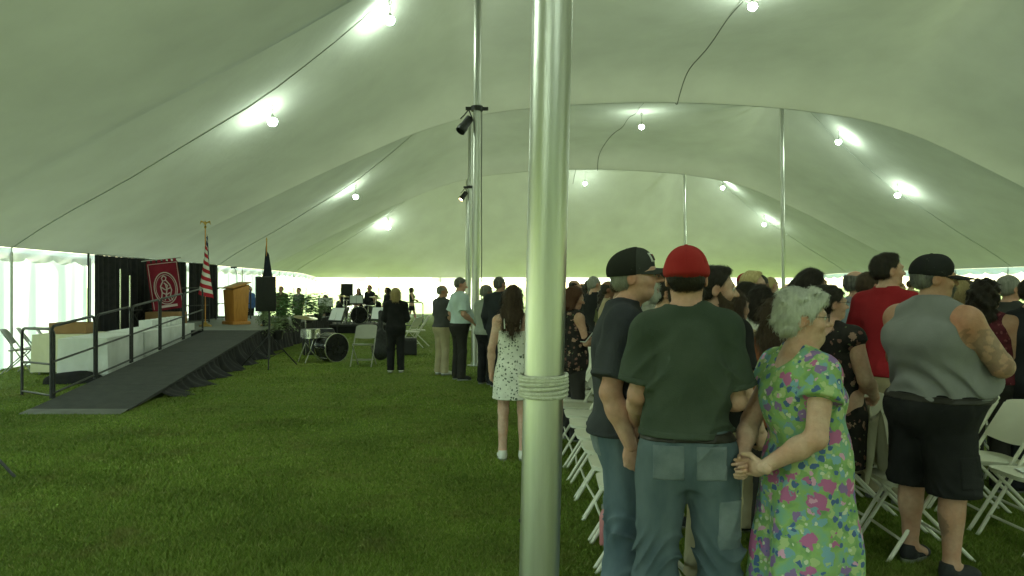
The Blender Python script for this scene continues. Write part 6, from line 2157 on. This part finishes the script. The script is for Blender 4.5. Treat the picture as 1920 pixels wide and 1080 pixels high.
# folded programmes on some seats
for k, (X, D) in enumerate(((2.44, 5.25), (3.3, 4.85))):
    t = MB().raw([(-.075, -.1, .004), (.075, -.1, .004), (.075, .1, .004), (-.075, .1, .004), (-.075, -.1, .010), (.07, -.1, .018), (.07, .1, .022), (-.075, .1, .010)], [(3, 2, 1, 0), (4, 5, 6, 7), (0, 1, 5, 4), (2, 3, 7, 6)]).build('programme', PAPER, smooth=False)
    t.location = (X - .02, D, .448); t.rotation_euler = (0, 0, R(20 * k - 30))
    tag(t, f'white folded programme lying on a chair seat, {nth(k)} from the left', 'programme', 'programmes on seats')
# label the crowd by looks, then by order across the picture
def base_label(sex, st, colr, hc):
    if st == 'suit':
        return f'man in a {colr} suit, {HN[hc]} hair, far crowd'
    if st == 'cap':
        return f'man in a cap and {colr} shirt in the far crowd'
    return f'{sex} in a {colr} top, {st} {HN[hc]} hair, far crowd'
byl = {}
for o, sex, st, colr, hc, sk, i, s_ in crowd:
    byl.setdefault(base_label(sex, st, colr, hc), []).append(o)
for l, os_ in byl.items():
    os_.sort(key=lambda o: o.location.x / o.location.y)
    for k, o in enumerate(os_):
        tag(o, l if len(os_) == 1 else f'{l}, {nth(k)} from the left', 'person', CROWD)
        if 'crowd_index' in o and CROWD_KEEP is not None:
            del o['crowd_index']

# ------------------------------------------------------------------ mown grass blades near the camera
def grass():
    r = np.random.RandomState(4)
    N_ = 640000
    D = 3.9 * (14.5 / 3.9) ** r.rand(N_) 
    D = 1 / (1 / 3.9 - r.rand(N_) * (1 / 3.9 - 1 / 36.0))
    X = (r.rand(N_) * 1.36 - .68) * D
    keep = ~((X > RX(10.1) - .66 - .12 * (D - 10.1)) & (X < RX(10.1) + .66 - .12 * (D - 10.1)) & (D > 9.8) & (D < 18.6))
    keep &= ~((X < SX1) & (D > 18.3) & (D < 27.8))
    keep &= ~((X > -6.8) & (X < -3.8) & (D > 26.8) & (D < 29.8))
    keep &= ~((X > 1.2) & (D > 6.5))
    X, D = X[keep], D[keep]
    n = len(X)
    h = (.012 + .020 * r.rand(n) ** 1.5) * (1 + .25 * np.sin(X * 1.7 + 2 * np.sin(D))) * np.clip(1.2 - D / 40, .5, 1)
    w = (.0022 + .0016 * r.rand(n)) * np.clip(D / 5, 1, 6)
    a = r.rand(n) * 6.28
    l = h * (.4 + 1.0 * r.rand(n)); la = r.rand(n) * 6.28
    c, s = np.cos(a), np.sin(a)
    V = np.zeros((n, 3, 3), dtype=np.float32)
    V[:, 0] = np.stack([X - c * w, D - s * w, np.full(n, -.002)], 1)
    V[:, 1] = np.stack([X + c * w, D + s * w, np.full(n, -.002)], 1)
    V[:, 2] = np.stack([X + np.cos(la) * l, D + np.sin(la) * l, h], 1)
    me = bpy.data.meshes.new('grass')
    me.vertices.add(n * 3); me.vertices.foreach_set('co', V.ravel())
    me.loops.add(n * 3); me.loops.foreach_set('vertex_index', np.arange(n * 3, dtype=np.int32))
    me.polygons.add(n); me.polygons.foreach_set('loop_start', np.arange(n, dtype=np.int32) * 3)
    at_ = me.attributes.new('tone', 'FLOAT', 'POINT')
    at_.data.foreach_set('value', np.repeat(r.rand(n).astype(np.float32), 3))
    me.update(calc_edges=True)
    m = bpy.data.materials.new('grass blade'); m.use_nodes = True
    t = m.node_tree; b = t.nodes['Principled BSDF']; b.inputs['Roughness'].default_value = .7; b.inputs['Specular IOR Level'].default_value = .2
    at2 = t.nodes.new('ShaderNodeAttribute'); at2.attribute_name = 'tone'
    rp = t.nodes.new('ShaderNodeValToRGB'); e = rp.color_ramp.elements
    e[0].position, e[0].color = 0, (.115, .18, .026, 1); e[1].position, e[1].color = 1, (.34, .32, .13, 1)
    q = rp.color_ramp.elements.new(.55); q.color = (.175, .245, .038, 1)
    q = rp.color_ramp.elements.new(.9); q.color = (.23, .29, .06, 1)
    t.links.new(at2.outputs['Fac'], rp.inputs[0])
    tc = t.nodes.new('ShaderNodeTexCoord'); n0 = t.nodes.new('ShaderNodeTexNoise'); n0.inputs['Scale'].default_value = .9; n0.inputs['Detail'].default_value = 6
    t.links.new(tc.outputs['Object'], n0.inputs['Vector'])
    mr = t.nodes.new('ShaderNodeMapRange'); mr.inputs['From Min'].default_value, mr.inputs['From Max'].default_value = .3, .7
    mr.inputs['To Min'].default_value, mr.inputs['To Max'].default_value = .62, 1.25
    t.links.new(n0.outputs['Fac'], mr.inputs['Value'])
    mx = t.nodes.new('ShaderNodeMix'); mx.data_type, mx.blend_type = 'RGBA', 'MULTIPLY'; mx.inputs['Factor'].default_value = 1
    n9 = t.nodes.new('ShaderNodeTexNoise'); n9.inputs['Scale'].default_value = 1.7; n9.inputs['Detail'].default_value = 5; n9.inputs['Roughness'].default_value = .65
    t.links.new(tc.outputs['Object'], n9.inputs['Vector'])
    r9 = t.nodes.new('ShaderNodeMapRange'); r9.inputs['From Min'].default_value, r9.inputs['From Max'].default_value = .54, .72; r9.inputs['To Max'].default_value = .75
    t.links.new(n9.outputs['Fac'], r9.inputs['Value'])
    m9 = t.nodes.new('ShaderNodeMix'); m9.data_type = 'RGBA'; m9.inputs[7].default_value = (.21, .19, .065, 1)
    t.links.new(r9.outputs[0], m9.inputs['Factor']); t.links.new(rp.outputs[0], m9.inputs[6])
    t.links.new(m9.outputs[2], mx.inputs[6]); t.links.new(mr.outputs[0], mx.inputs[7]); t.links.new(mx.outputs[2], b.inputs['Base Color'])
    me.materials.append(m)
    struct(obj('grass', me), 'stuff')
grass()
